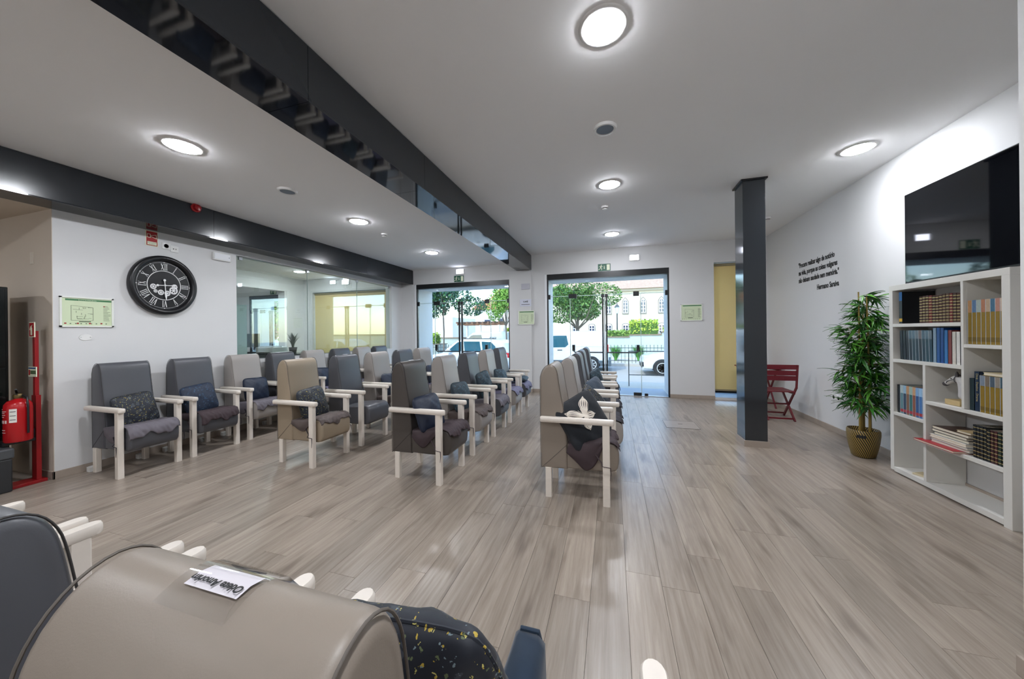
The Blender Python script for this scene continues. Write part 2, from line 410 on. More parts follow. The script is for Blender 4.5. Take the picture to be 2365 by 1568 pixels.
def skirting(name, boxes):
    m = MB()
    for b in boxes: m.box(*b)
    return struct(m.build(name, M_skirt, bevel=0.002), 'grey wood skirting board')
H = 0.075; T = 0.014
skirting('baseboard_left', [(XL, XL+T, NY-T, YF, 0, H), (-5.50, XL+T, NY-T, NY, 0, H)])
skirting('baseboard_right', [(XR-T, XR, PY, YF, 0, H)])
skirting('baseboard_pillar', [(PX-T, PX, YB, PY+T, 0, H), (PX, XR, PY, PY+T, 0, H)])
fy = YF
skirting('baseboard_front', [(D2[1], WB[0], fy-T, fy, 0, H), (WB[1], XR, fy-T, fy, 0, H), (B1, D2[0], fy-T, fy, 0, H), (D1[1], B1+T, fy-0.055-T, fy-0.055, 0, H), (XL, D1[0], fy-T-0.055, fy, 0, H)])

# ------------------------------------------------------------------ beams and column with cladding panels
def beam_panels(root, x0, x1, z0, z1, cuts, faces):
    for a, b in zip(cuts[:-1], cuts[1:]):
        for fc in faces:
            m = MB()
            if fc == 'R': m.box(x1-0.012, x1, a+0.0015, b-0.0015, z0, z1)
            if fc == 'L': m.box(x0, x0+0.012, a+0.0015, b-0.0015, z0, z1)
            if fc == 'B': m.box(x0, x1, a+0.0015, b-0.0015, z0-0.012, z0)
            m.build('cladding_panel', M_beamg if fc == 'B' else M_beam, root)
bm_ = struct(MB().box(B0+0.013, B1-0.013, YB, YF-0.001, 2.853, ZR).build('trim_main_beam', M_black), 'glossy anthracite main ceiling beam running to the front wall')
beam_panels(bm_, B0, B1, 2.852, ZR-0.012, [YB, -0.6, 1.62, 2.96, 5.63, YF-0.001], 'RLB')
bm2 = struct(MB().box(XL+0.001, -4.963, YB, YF-0.001, 2.673, ZL).build('trim_left_beam', M_black), 'glossy anthracite beam along the left wall')
beam_panels(bm2, XL+0.001, -4.95, 2.672, ZL-0.010, [YB, 0.4, 3.05, 5.9, YF-0.001], 'RB')
cx0, cx1, cy0, cy1 = 1.52, 1.752, 4.63, 4.90
col = struct(MB().box(cx0, cx1, cy0, cy1, 0.0, ZR-0.02).build('trim_column', mat('column_gloss', '2a2e32', 0.09, spec=0.6), bevel=0.004), 'free-standing square anthracite column')
MB().box(cx0-0.02, cx1+0.02, cy0-0.02, cy1+0.02, ZR-0.02, ZR-0.002).build('cap_plate', M_black, col)
for b in ((cx0-T, cx1+T, cy0-T, cy0), (cx0-T, cx0, cy0, cy1), (cx0, cx1+T, cy1, cy1+T), (cx1, cx1+T, cy0, cy1)):
    MB().box(*b, 0, H).build('plinth_board', M_skirt, col)

# ------------------------------------------------------------------ glazed front doors
def glazed_door(name, D, joints, trans, hz, label):
    x0, x1 = D[0], D[1]; zt = D[3]
    y = YF+0.03
    d = struct(MB().box(x0, x1, YF-0.004, YF+0.14, zt-hz, zt).build(name, M_black), label)
    for xa in (x0, x1-0.03): MB().box(xa, xa+0.03, YF+0.005, YF+0.06, 0, zt-hz).build('frame_post', M_black, d)
    MB().box(x0+0.03, x1-0.03, YF+0.0, YF+0.08, 0.0, 0.012).build('threshold_rail', M_steel, d)
    MB().box(x0, x1, YF+0.08, YO+0.25, -0.02, 0.005).build('granite_sill', M_granite, d)
    xs = [x0+0.03] + joints + [x1-0.03]; g = 0.004
    for i in range(4):
        MB().box(xs[i]+g, xs[i+1]-g, y, y+0.010, 0.014, trans-g).build('pane', M_glass, d)
    MB().box(x0+0.03, x1-0.03, y, y+0.010, trans+g, zt-hz).build('pane', M_glass, d)
    edge = mat('glass_edge', 'cfe0dc', 0.2)
    MB().box(x0+0.03, x1-0.03, y, y+0.010, trans-0.006, trans+0.006).build('glass_edge', edge, d)
    for j in (joints[0], joints[2]): MB().box(j-0.006, j+0.006, y, y+0.010, 0.014, trans).build('glass_edge', edge, d)
    for j, sg in ((joints[0], 1), (joints[2], -1)):
        MB().box(j-0.035, j+0.15*sg, y-0.012, y+0.022, trans-0.055, trans+0.045).build('patch_fitting', M_black, d, bevel=0.003)
        MB().box(j, j+0.16*sg, y-0.012, y+0.022, 0.014, 0.075).build('patch_fitting', M_black, d, bevel=0.003)
        MB().box(j-0.06*sg, j-0.13*sg, y-0.010, y+0.020, 0.014, 0.06).build('floor_lock', M_black, d)
    for xa in (x0+0.03, x1-0.075): MB().box(xa, xa+0.045, y-0.012, y+0.02, trans-0.06, trans+0.045).build('hinge_clamp', M_black, d)
    # vertical closing stiles and push bars in the middle
    MB().box(x0, x1, YF+0.141, YO, zt-hz+0.015, zt-0.001).build('soffit_board', mat('soffit_white', 'dfe0e0', 0.7), d)
    c = joints[1]
    for sg in (-1, 1):
        xc = c + sg*0.040
        MB().box(xc-0.016, xc+0.016, y-0.055, y-0.02, 0.03, trans-0.002).build('closing_stile', M_black, d, bevel=0.004)
        MB().box(xc-0.03, xc+0.03, y-0.058, y-0.018, trans-0.06, trans+0.01).build('stile_cap', M_black, d, bevel=0.003)
        xe = c + sg*0.68
        pb = MB().tube([(xc, y-0.075, 0.935), (xe-0.03*sg, y-0.075, 0.935), (xe-0.006*sg, y-0.07, 0.96), (xe, y-0.05, 1.0)], 0.014, 8).build('push_bar', M_black, d, smooth=40)
        MB().box(xe-0.03, xe+0.03, y-0.06, y+0.0, 0.96, 1.10).build('bar_bracket', M_black, pb)
    MB().box(c-0.012, c+0.012, y-0.004, y+0.016, 0.014, trans).build('meeting_seal', mat('seal_grey', 'c9ced3', 0.4), d)
    return d
door2 = glazed_door('door_2', D2, [-0.90, -0.145, 0.60], 2.205, 0.128, 'right pair of frameless glass street doors with black fittings')
door1 = glazed_door('door_1', D1, [-4.34, -3.60, -2.82], 2.165, 0.115, 'left pair of frameless glass street doors with black fittings')
door0 = glazed_door('door_3', D0, [-10.35, -9.90, -9.45], 2.12, 0.10, 'distant glass street door seen through the office')
for D in (D1, D2):   # white reveal strip beside the left frame post
    MB().box(D[0]-0.05, D[0]-0.002, YF-0.006, YF, 0.0, D[3]).build('reveal_strip', mat('reveal_white', 'f0f2f4', 0.5), door1 if D is D1 else door2)
for dd, xs in ((door2, (-0.55, 0.35)), (door1, (-4.0, -2.75))):
    z = (D2 if dd is door2 else D1)[3]
    z = z-0.112 if dd is door2 else z-0.099
    for xx in xs: MB().lathe([(0.0, z-0.004), (0.05, z-0.004), (0.06, z-0.001)], 20, (xx, 8.1, 0)).build('soffit_spot', M_steel, dd)

# ------------------------------------------------------------------ windows with roller blinds
def blind_window(name, Wd, label, drop):
    x0, x1, z0, z1 = Wd
    w = struct(MB().box(x0, x1, YO-0.2, YO-0.15, z1-0.05, z1).box(x0, x1, YO-0.2, YO-0.15, z0, z0+0.05).box(x0, x0+0.05, YO-0.2, YO-0.15, z0, z1).box(x1-0.05, x1, YO-0.2, YO-0.15, z0, z1).build(name, M_black), label)
    MB().box(x0+0.05, x1-0.05, YO-0.18, YO-0.17, z0+0.05, z1-0.05).build('pane', M_glass, w)
    MB().box(x0+0.01, x1-0.01, YF+0.07, YF+0.072, drop, z1-0.05).build('roller_blind', M_blind, w)
    MB().tube([(x0+0.01, YF+0.072, z1-0.045), (x1-0.01, YF+0.072, z1-0.045)], 0.028, 12).build('blind_roller', mat('roller_beige', '8d8266', 0.5), w)
    MB().box(x0+0.01, x1-0.01, YF+0.06, YF+0.082, drop-0.03, drop).build('blind_bottom_bar', mat('roller_beige', '8d8266', 0.5), w)
    MB().box(x0, x1, YF+0.001, YO, z0-0.03, z0+0.002).build('granite_sill', M_granite, w)
    return w
blind_window('window_1', WB, 'tall narrow window with a drawn yellow roller blind behind the column', 0.20)
blind_window('window_2', WO, 'office window with a drawn yellow roller blind behind the partition', 0.80)

# ------------------------------------------------------------------ glass partition in the left wall
gp = struct(MB().box(XL-0.075, XL-0.06, 3.53, 7.13, 1.022, 1.034).build('window_3', M_steel), 'frameless glass partition to the office')
cuts = [3.532, 4.78, 6.02, 7.128]
for a, b in zip(cuts[:-1], cuts[1:]):
    MB().box(XL-0.074, XL-0.062, a+0.002, b-0.002, 1.034, 2.574).build('pane', M_pglass, gp)
for y in (3.63, 4.78, 6.02, 7.095):
    MB().box(XL-0.085, XL-0.05, y-0.025, y+0.025, 2.525, 2.575).build('glass_clamp', M_steel, gp, bevel=0.003)
for y in cuts[1:3]: MB().box(XL-0.074, XL-0.062, y-0.002, y+0.002, 1.034, 2.574).build('glass_edge', mat('glass_edge', 'cfe0dc', 0.2), gp)

# ================================================================== CEILING FIXTURES
def ceiling_light(x, y, z, label):
    t = thing('ceiling_light', label, 'light', (x, y, z), group='round recessed ceiling lights')
    MB().lathe([(0.116, -0.004), (0.119, -0.008), (0.130, -0.008), (0.142, -0.004), (0.145, 0.0)], 40).build('trim_ring', M_white, t, smooth=40)
    MB().lathe([(0.0, -0.026), (0.045, -0.0245), (0.082, -0.020), (0.105, -0.0145), (0.116, -0.0085), (0.1165, -0.001)], 40).build('diffuser', M_lamp, t, smooth=60)
    return t
ceiling_light(-3.52, 1.94, ZL, 'round ceiling light nearest the clock, between the two beams')
ceiling_light(-3.50, 4.00, ZL, 'middle round ceiling light of the row between the two beams')
ceiling_light(-3.48, 6.01, ZL, 'farthest round ceiling light between the two beams, near the left door')
ceiling_light(-0.03, 2.05, ZR, 'largest round ceiling light at the top of the view')
ceiling_light(-0.01, 4.27, ZR, 'round ceiling light between the speaker grille and the right door')
ceiling_light(0.02, 6.45, ZR, 'farthest round ceiling light, just before the right glass door')
ceiling_light(2.38, 4.20, ZR, 'round ceiling light close to the right wall above the television')
for (x, y, z, s) in ((-3.54, -0.15, ZL, 'left bay'), (-0.04, -0.17, ZR, 'right bay'), (-3.54, -2.2, ZL, 'left bay, near the back wall'), (-0.04, -2.3, ZR, 'right bay, near the back wall')):
    ceiling_light(x, y, z, 'round ceiling light behind the viewpoint in the ' + s)
ceiling_light(-6.65, 1.2-1.6, 2.66, 'round ceiling light in the niche with the fire extinguisher')
for (x, y, s) in ((-6.95, 5.85, 'nearer'), (-7.5, 6.5, 'farther'), (-10.4, 5.5, 'leftmost')):
    ceiling_light(x, y, 2.98, s + ' round ceiling light in the office behind the glass')

def ceiling_speaker(x, y, z, label):
    t = thing('ceiling_speaker', label, 'speaker', (x, y, z), group='round ceiling speaker grilles')
    MB().lathe([(0.07, -0.010), (0.078, -0.022), (0.092, -0.020), (0.100, -0.004), (0.101, 0)], 32).build('rim', M_white, t, smooth=40)
    MB().lathe([(0.0, -0.017), (0.073, -0.016), (0.073, -0.006)], 32).build('grille', mat('grille_mesh', '7f8b99', 0.5, bump=0.8, bscale=900), t)
    return t
ceiling_speaker(-0.04, 3.07, ZR, 'round speaker grille in the ceiling right of the main beam')
ceiling_speaker(-3.50, 2.89, ZL, 'round speaker grille in the ceiling left of the main beam')
def smoke_detector(x, y, z, label):
    t = thing('smoke_detector', label, 'detector', (x, y, z), group='ceiling smoke detectors')
    MB().lathe([(0.05, 0), (0.05, -0.02), (0.044, -0.026)], 24).build('base', M_white, t, smooth=40)
    MB().lathe([(0.032, -0.026), (0.034, -0.036)], 24).build('vent_gap', M_black, t)
    MB().lathe([(0.036, -0.036), (0.034, -0.046), (0.0, -0.055)], 24).build('sensor_cap', M_white, t, smooth=40)
    return t
smoke_detector(-0.08, 5.00, ZR, 'small white smoke detector on the ceiling in front of the right door')
smoke_detector(2.42, 6.33, ZR, 'small white smoke detector half hidden by the anthracite column')
smoke_detector(-3.55, 4.63, ZL, 'small white smoke detector on the ceiling left of the main beam')
t = thing('fire_siren', 'small red fire siren at the top of the left anthracite beam', 'siren', (-4.95, 2.85, 2.985))
MB().lathe([(0.0, 0.0), (0.05, 0.0), (0.052, 0.018), (0.046, 0.024)], 24, axis='x').build('base', M_red, t, smooth=40)
MB().lathe([(0.038, 0.024), (0.034, 0.055), (0.0, 0.06)], 24, axis='x').build('sounder', mat('siren_red', '8c1016', 0.25), t, smooth=40)

# ================================================================== WALL FITTINGS
def emergency_light(side, a, z, w, h, lit, label):
    t = wthing('emergency_light', label, 'light', side, a, z, 'emergency light boxes')
    MB().box(-w/2, w/2, -h/2, h/2, 0.0, 0.03).build('housing', M_white, t, bevel=0.004)
    MB().box(-w/2+0.012, w/2-0.012, -h/2+0.012, h/2-0.012, 0.03, 0.036).build('lens', M_eml if lit else mat('frosted_lens', 'eceef2', 0.3), t, bevel=0.002)
    MB().box(w/2-0.03, w/2-0.022, -0.006, 0.006, 0.036, 0.038).build('indicator', mat('grey_button', '8a8f98', 0.4), t)
emergency_light('F', 0.475, 2.965, 0.20, 0.125, True, 'lit emergency light above the right glass door')
emergency_light('F', -3.60, 2.92, 0.21, 0.125, True, 'lit emergency light above the left glass door')
emergency_light('F', -7.53, 2.86, 0.20, 0.11, True, 'lit emergency light in the office, left of the pair')
emergency_light('F', -7.10, 2.84, 0.24, 0.13, True, 'lit emergency light in the office, right of the pair')
emergency_light('L', 3.33, 2.50, 0.22, 0.105, False, 'unlit white emergency light right of the wall clock')

def exit_sign(a, z, w, h, label):
    t = wthing('exit_sign', label, 'sign', 'F', a, z, 'green exit signs')
    MB().box(-w/2, w/2, -h/2, h/2, 0, 0.008).build('board', M_green, t)
    s = h
    MB().box(w/2-0.30*w, w/2-0.06*w, -0.40*h, 0.40*h, 0.008, 0.010).build('door_symbol', M_cream, t)
    a_ = MB()
    a_.box(-0.006, 0.006, -0.10*s, 0.22*s, 0.008, 0.010).raw([(-0.10*s, -0.08*s, 0.009), (0.10*s, -0.08*s, 0.009), (0.0, -0.26*s, 0.009)], [(0, 2, 1)])
    a_.build('arrow', M_cream, t)
    r = MB(); ox = -w/2+0.22*w
    def limb(pts, wd):
        for p, q in zip(pts[:-1], pts[1:]):
            r.bar((ox+p[0]*s, p[1]*s, 0.0095), (ox+q[0]*s, q[1]*s, 0.0095), wd*s, 0.002)
    r.lathe([(0, 0.008), (0.065*s, 0.008), (0.065*s, 0.0105), (0, 0.0105)], 12, (ox+0.10*s, 0.33*s, 0))
    limb([(0.07, 0.24), (-0.02, -0.04)], 0.13)
    limb([(0.08, 0.20), (0.20, 0.10), (0.30, 0.16)], 0.05); limb([(0.02, 0.2), (-0.14, 0.18), (-0.22, 0.06)], 0.05)
    limb([(0.0, -0.02), (0.14, -0.14), (0.10, -0.38)], 0.07); limb([(-0.04, -0.04), (-0.12, -0.22), (-0.32, -0.28)], 0.07)
    r.build('running_figure', M_cream, t)
exit_sign(-0.145, 2.80, 0.265, 0.155, 'green running-man exit sign above the right glass door')
exit_sign(-3.64, 2.745, 0.265, 0.155, 'green running-man exit sign above the left glass door')
exit_sign(-9.80, 2.68, 0.24, 0.12, 'green exit sign seen through the glass partition')

def evacuation_plan(side, a, z, w, h, label, off=0.0, seed=1, big=True):
    rd = random.Random(seed)
    t = wthing('evacuation_plan', label, 'sign', side, a, z, 'framed evacuation plans', off)
    fr = MB(); b = 0.014
    fr.box(-w/2, w/2, -h/2, -h/2+b, 0, 0.016).box(-w/2, w/2, h/2-b, h/2, 0, 0.016).box(-w/2, -w/2+b, -h/2, h/2, 0, 0.016).box(w/2-b, w/2, -h/2, h/2, 0, 0.016)
    fr.build('frame', mat('frame_white', 'e9ebe4', 0.4), t)
    MB().box(-w/2+b, w/2-b, -h/2+b, h/2-b, 0.002, 0.008).build('sheet', mat('plan_sheet', 'd3e0bd', 0.5), t)
    MB().box(-w/2+0.1*w, w/2-0.04*w, h/2-0.13*h, h/2-0.075*h, 0.008, 0.009).build('title_strip', mat('plan_green', '3f7a4f' if big else '4c5148', 0.5), t)
    p = MB(); Z0, Z1 = 0.008, 0.009; lw = 0.0022
    x0, x1, y0, y1 = -0.30*w, 0.10*w, -0.28*h, 0.16*h
    for (xa, ya, xb, yb) in ((x0, y1+0.05*h, x1, y1), (x0, y1+0.05*h, x0, y0), (x0, y0, x1, y0), (x1, y0, x1, y1)):
        p.bar((xa, ya, Z1), (xb, yb, Z1), lw, 0.001)
    for k in range(22 if big else 14):
        xa = rd.uniform(x0, x1-0.04*w); ya = rd.uniform(y0+0.03*h, y1); l = rd.uniform(0.04, 0.12)*w
        if rd.random() < 0.55: p.box(xa, min(xa+l, x1), ya, ya+lw, Z0, Z1)
        else: p.box(xa, xa+lw, ya, min(ya+l*0.7, y1), Z0, Z1)
    for k in range(9):
        xa = -0.42*w + k*0.095*w; p.box(xa, xa+0.025*w, -0.40*h, -0.375*h, Z0, Z1)
    for k in range(13):
        ya = 0.22*h - k*0.042*h; p.box(0.30*w, 0.30*w+rd.uniform(0.07, 0.15)*w, ya, ya+0.010*h, Z0, Z1)
    p.box(-0.16*w, 0.06*w, -0.335*h, -0.305*h, Z0, Z1)
    p.build('plan_drawing', mat('plan_ink', '4b5a3e', 0.6), t)
    if big:
        text('title', 'PLANTA DE EMERGÊNCIA', 0.011, M_cream, t, (0.0, h/2-0.118*h, 0.009), 0, 'CENTER', 0.0003)
        c = MB()
        for k in range(4): c.box(-0.42*w+k*0.22*w, -0.42*w+k*0.22*w+0.014, -0.40*h, -0.36*h, Z0, 0.0095)
        c.box(0.30*w, 0.33*w, 0.20*h, 0.225*h, Z0, 0.0095)
        c.build('pictograms', M_red, t)
evacuation_plan('L', 2.074, 1.655, 0.375, 0.31, 'framed green evacuation plan on the left wall beside the clock', seed=3)
evacuation_plan('F', 1.567, 1.765, 0.40, 0.345, 'framed evacuation plan between the right door and the yellow blind', seed=4, big=False)
evacuation_plan('F', -1.905, 1.735, 0.39, 0.33, 'framed evacuation plan on the pilaster between the two doors', 0.055, 5, False)
t = wthing('paper_notice', 'white paper notice above the evacuation plan between the doors', 'notice', 'F', -1.92, 2.08, off=0.055)
MB().box(-0.135, 0.135, -0.083, 0.083, 0, 0.004).build('sheet', mat('paper', 'd8dbe8', 0.6), t)
text('heading', 'CAFÉ', 0.05, M_ink, t, (0, 0.01, 0.004), 0, 'CENTER', 0.0004, 0.0015)
MB().box(-0.10, 0.10, -0.045, -0.033, 0.004, 0.005).build('text_line', mat('ink_grey', '55565e', 0.6), t)
t = wthing('wall_plate', 'blank white wall plate above the paper notice between the doors', 'plate', 'F', -1.915, 2.46, off=0.055)
MB().box(-0.10, 0.10, -0.067, 0.067, 0, 0.02).build('cover', mat('plate_grey', 'c3c3cc', 0.5), t, bevel=0.004)
MB().box(0.06, 0.07, 0.0, 0.012, 0.02, 0.022).build('indicator', M_white, t)
t = wthing('alarm_sign', 'red and cream fire alarm sign under the left beam', 'sign', 'L', 2.592, 2.565)
MB().box(-0.056, 0.056, -0.09, 0.09, 0, 0.005).build('board', M_cream, t)
MB().box(-0.050, 0.050, -0.084, 0.084, 0.005, 0.006).build('red_field', M_red, t)
MB().box(-0.042, 0.042, -0.076, -0.038, 0.006, 0.007).build('caption_field', M_cream, t)
text('caption', 'SINALIZADOR', 0.0125, M_ink, t, (0, -0.054, 0.007), 0, 'CENTER', 0.0003); text('caption', 'ACÚSTICO', 0.0125, M_ink, t, (0, -0.071, 0.007), 0, 'CENTER', 0.0003)
s_ = MB()
for p, q in (((-0.042,0.05),(-0.014,0.05)), ((-0.014,0.05),(-0.014,0.01)), ((-0.014,0.01),(-0.042,0.01)), ((-0.042,0.01),(-0.042,0.05)), ((-0.014,0.034),(0.038,0.05)), ((0.038,0.05),(0.042,0.004)), ((0.042,0.004),(-0.014,0.026))):
    s_.bar((p[0], p[1], 0.0068), (q[0], q[1], 0.0068), 0.005, 0.0015)
s_.build('horn_symbol', M_cream, t)
def socket(side, a, z, label, kind):
    t = wthing('wall_socket', label, 'socket', side, a, z, 'white wall sockets')
    MB().box(-0.04, 0.04, -0.04, 0.04, 0, 0.012).build('plate', M_white, t, bevel=0.003)
    if kind == 'round':
        MB().lathe([(0.024, 0.012), (0.022, 0.006), (0.0, 0.006)], 20).build('socket_well', mat('well_grey', 'a9abad', 0.5), t)
        MB().lathe([(0.0, 0.013), (0.004, 0.013)], 8, (-0.009, 0, 0)).lathe([(0.0, 0.013), (0.004, 0.013)], 8, (0.009, 0, 0)).build('pin_hole', M_black, t)
    else:
        for sx in (-0.012, 0.012): MB().lathe([(0.0, 0.0128), (0.006, 0.0128), (0.007, 0.012)], 12, (sx, 0, 0)).build('jack', M_black, t)
socket('L', 2.724, 2.508, 'left of the two wall sockets beside the alarm sign', 'round')
socket('L', 2.806, 2.488, 'right of the two wall sockets beside the alarm sign', 'jack')
socket('R', 5.58, 0.475, 'leftmost wall socket near the floor beside the bamboo', 'round')
socket('R', 5.48, 0.475, 'middle wall socket near the floor beside the bamboo', 'round')
socket('R', 5.38, 0.475, 'rightmost wall socket near the floor, behind bamboo leaves', 'jack')
t = wthing('blank_plate', 'oval white cover plate below the evacuation plan on the left wall', 'plate', 'L', 2.06, 1.393)
MB().prism([(0.045*math.cos(2*PI*k/28), 0.033*math.sin(2*PI*k/28)) for k in range(28)], 0, 0.005).build('cover', M_white, t)
for sx in (-0.033, 0.033): MB().lathe([(0, 0.006), (0.004, 0.006), (0.004, 0.005)], 8, (sx, 0, 0)).build('screw', M_steel, t)
t = wthing('light_switch', 'pale wall plate high on the warm-tinted niche wall', 'plate', 'F', 0, 0)
t.location = (-5.62, NY, 2.20)
MB().box(-0.03, 0.03, -0.06, 0.06, 0, 0.01).build('cover', mat('plate_beige', 'd6cdbf', 0.5), t, bevel=0.002)

# ------------------------------------------------------------------ quotation on the right wall
q = wthing('wall_quotation', 'black lettered quotation stuck on the right wall', 'lettering', 'R', 6.45, 2.30)
for i, (s, z) in enumerate((('"Procura realizar algo de notório', 0.075), ('na vida, porque as coisas vulgares', -0.045), ('não deixam saudade nem memória."', -0.165))):
    o = text('text_line', s, 0.105, M_ink, q, (0.0, z, 0.0), 0, 'LEFT', 0.002, 0.0034)
    wd = max(v.co.x for v in o.data.vertices); o.scale = ((0.90, 0.955, 0.985)[i]/wd, 1, 1)
o = text('text_line', 'Hermano Saraiva', 0.105, M_ink, q, (0.49, -0.325, 0.0), 0, 'LEFT', 0.002, 0.0034)
wd = max(v.co.x for v in o.data.vertices); o.scale = (0.495/wd, 1, 1)

# ------------------------------------------------------------------ wall clock
def make_clock():
    t = wthing('wall_clock', 'large round black wall clock with roman numerals and gears', 'clock', 'L', 2.69, 2.015)
    t.scale = (0.94, 1.04, 1.0)
    R = 0.345
    MB().lathe([(R-0.02, 0.0), (R, 0.012), (R, 0.050), (R-0.012, 0.066), (R-0.035, 0.070), (R-0.052, 0.062), (R-0.060, 0.045), (R-0.062, 0.030)], 64).build('case_ring', mat('clock_black', '141518', 0.3), t, smooth=50)
    MB().lathe([(0, 0.028), (R-0.058, 0.028), (R-0.058, 0.020)], 64).build('dial', mat('dial_black', '2a2b31', 0.45), t)
    wm = mat('clock_white', 'e8e8e8', 0.4)
    def ring(r0, r1, z0, z1, nm):
        m = MB(); n = 72
        for k in range(n):
            a, b = 2*PI*k/n, 2*PI*(k+1)/n
            P = lambda r, w, z: (r*math.cos(w), r*math.sin(w), z)
            m.face([P(r0, a, z1), P(r1, a, z1), P(r1, b, z1), P(r0, b, z1)])
            m.face([P(r1, a, z0), P(r1, b, z0), P(r1, b, z1), P(r1, a, z1)]); m.face([P(r0, b, z0), P(r0, a, z0), P(r0, a, z1), P(r0, b, z1)])
        return m.build(nm, wm, t)
    ring(0.166, 0.173, 0.028, 0.034, 'chapter_ring'); ring(0.266, 0.268, 0.028, 0.031, 'minute_ring')
    NUM = ['XII', 'I', 'II', 'III', 'IV', 'V', 'VI', 'VII', 'VIII', 'IX', 'X', 'XI']
    for h, s in enumerate(NUM):
        a = PI/2 - 2*PI*h/12; m = MB(); wds = {'I': 0.018, 'V': 0.032, 'X': 0.034}; tot = sum(wds[c] for c in s); x = -tot/2
        H2 = 0.036
        for c in s:
            w = wds[c]; xc = x + w/2
            if c == 'I': m.box(xc-0.003, xc+0.003, -H2, H2, 0.028, 0.034); m.box(xc-0.007, xc+0.007, H2-0.004, H2, 0.028, 0.034); m.box(xc-0.007, xc+0.007, -H2, -H2+0.004, 0.028, 0.034)
            if c == 'V': m.bar((xc-0.012, H2, 0.031), (xc, -H2, 0.031), 0.007, 0.006); m.bar((xc+0.012, H2, 0.031), (xc, -H2, 0.031), 0.003, 0.006)
            if c == 'X': m.bar((xc-0.012, H2, 0.031), (xc+0.012, -H2, 0.031), 0.007, 0.006); m.bar((xc+0.012, H2, 0.031), (xc-0.012, -H2, 0.031), 0.003, 0.006)
            x += w
        o = m.build('numeral', wm, t); r = 0.217; o.location = (r*math.cos(a), r*math.sin(a), 0); o.rotation_euler = (0, 0, a-PI/2)
    for k in range(12):
        a = 2*PI*k/12; MB().box(-0.006, 0.006, -0.004, 0.004, 0.028, 0.033).build('hour_mark', wm, t, loc=(0.268*math.cos(a), 0.268*math.sin(a), 0))
    text('maker_name', 'Oldgate', 0.036, wm, t, (0.0, 0.072, 0.029), 0, 'CENTER', 0.0006, 0.0003, 1.0, 0.35)
    def gear(cx, cy, r, nt, z, teeth=True):
        m = MB(); P = []
        for k in range(nt*4):
            rr = r if (k % 4) < 2 or not teeth else r*0.84; w = 2*PI*k/(nt*4); P.append((rr*math.cos(w), rr*math.sin(w)))
        hub = r*0.62; n = len(P)
        for k in range(n):
            p, q_ = P[k], P[(k+1) % n]; w0 = 2*PI*k/n; w1 = 2*PI*(k+1)/n
            m.face([(hub*math.cos(w0), hub*math.sin(w0), z), (p[0], p[1], z), (q_[0], q_[1], z), (hub*math.cos(w1), hub*math.sin(w1), z)])
        for k in range(6):
            w = 2*PI*k/6; m.bar((0, 0, z-0.001), (hub*1.05*math.cos(w), hub*1.05*math.sin(w), z-0.001), r*0.2, 0.002)
        m.lathe([(r*0.26, z-0.003), (r*0.26, z+0.002), (0, z+0.003)], 16)
        return m.build('gear', wm, t, loc=(cx, cy, 0))
    gear(-0.110, -0.022, 0.031, 14, 0.034, False); gear(-0.088, -0.072, 0.021, 10, 0.032); gear(-0.036, -0.084, 0.031, 14, 0.034, False)
    gear(0.030, -0.090, 0.031, 14, 0.033, False); gear(0.092, -0.052, 0.048, 20, 0.037); gear(0.106, -0.006, 0.030, 14, 0.033, False)
    def hand(ang, L, tail, z, nm):
        m = MB(); m.prism([(-0.0035, 0), (-0.0045, L*0.55), (-0.011, L*0.70), (0, L), (0.011, L*0.70), (0.0045, L*0.55), (0.0035, 0)], z, z+0.003)
        m.prism([(-0.003, 0), (0.003, 0), (0.004, -tail), (-0.004, -tail)], z, z+0.003).lathe([(0, z), (0.013, z), (0.013, z+0.004), (0, z+0.004)], 16, (0, -tail-0.01, 0)).lathe([(0, z), (0.011, z), (0.011, z+0.006), (0, z+0.006)], 16)
        o = m.build(nm, wm, t); o.rotation_euler = (0, 0, ang)
    hand(math.radians(-86), 0.125, 0.062, 0.040, 'hour_hand'); hand(math.radians(184), 0.175, 0.05, 0.045, 'minute_hand')
make_clock()

# ================================================================== TELEVISION
t = wthing('television', 'large black wall-mounted flat television above the bookcase', 'television', 'R', 3.55, 2.285)
tw, th = 1.57, 0.885
MB().box(-tw/2, tw/2, -th/2, th/2, 0.028, 0.062).build('casing', mat('tv_black', '0c0d10', 0.3), t, bevel=0.004)
MB().box(-tw/2+0.008, tw/2-0.008, -th/2+0.014, th/2-0.008, 0.062, 0.064).build('screen', mat('tv_screen', '07080c', 0.04, spec=0.7), t)
MB().box(-0.25, 0.25, -0.2, 0.2, 0.0, 0.028).build('wall_bracket', M_black, t)
for xx in (0.52, 0.62): MB().box(xx-0.008, xx+0.008, th/2-0.01, th/2+0.03, 0.01, 0.03).build('mount_hook', M_steel, t)
MB().tube([(-tw/2+0.04, -th/2+0.012, 0.075), (-tw/2+0.09, -th/2-0.015, 0.082), (-tw/2+0.16, -th/2-0.008, 0.08), (-tw/2+0.2, -th/2-0.024, 0.07)], 0.005, 6).build('cable', M_black, t, smooth=60)

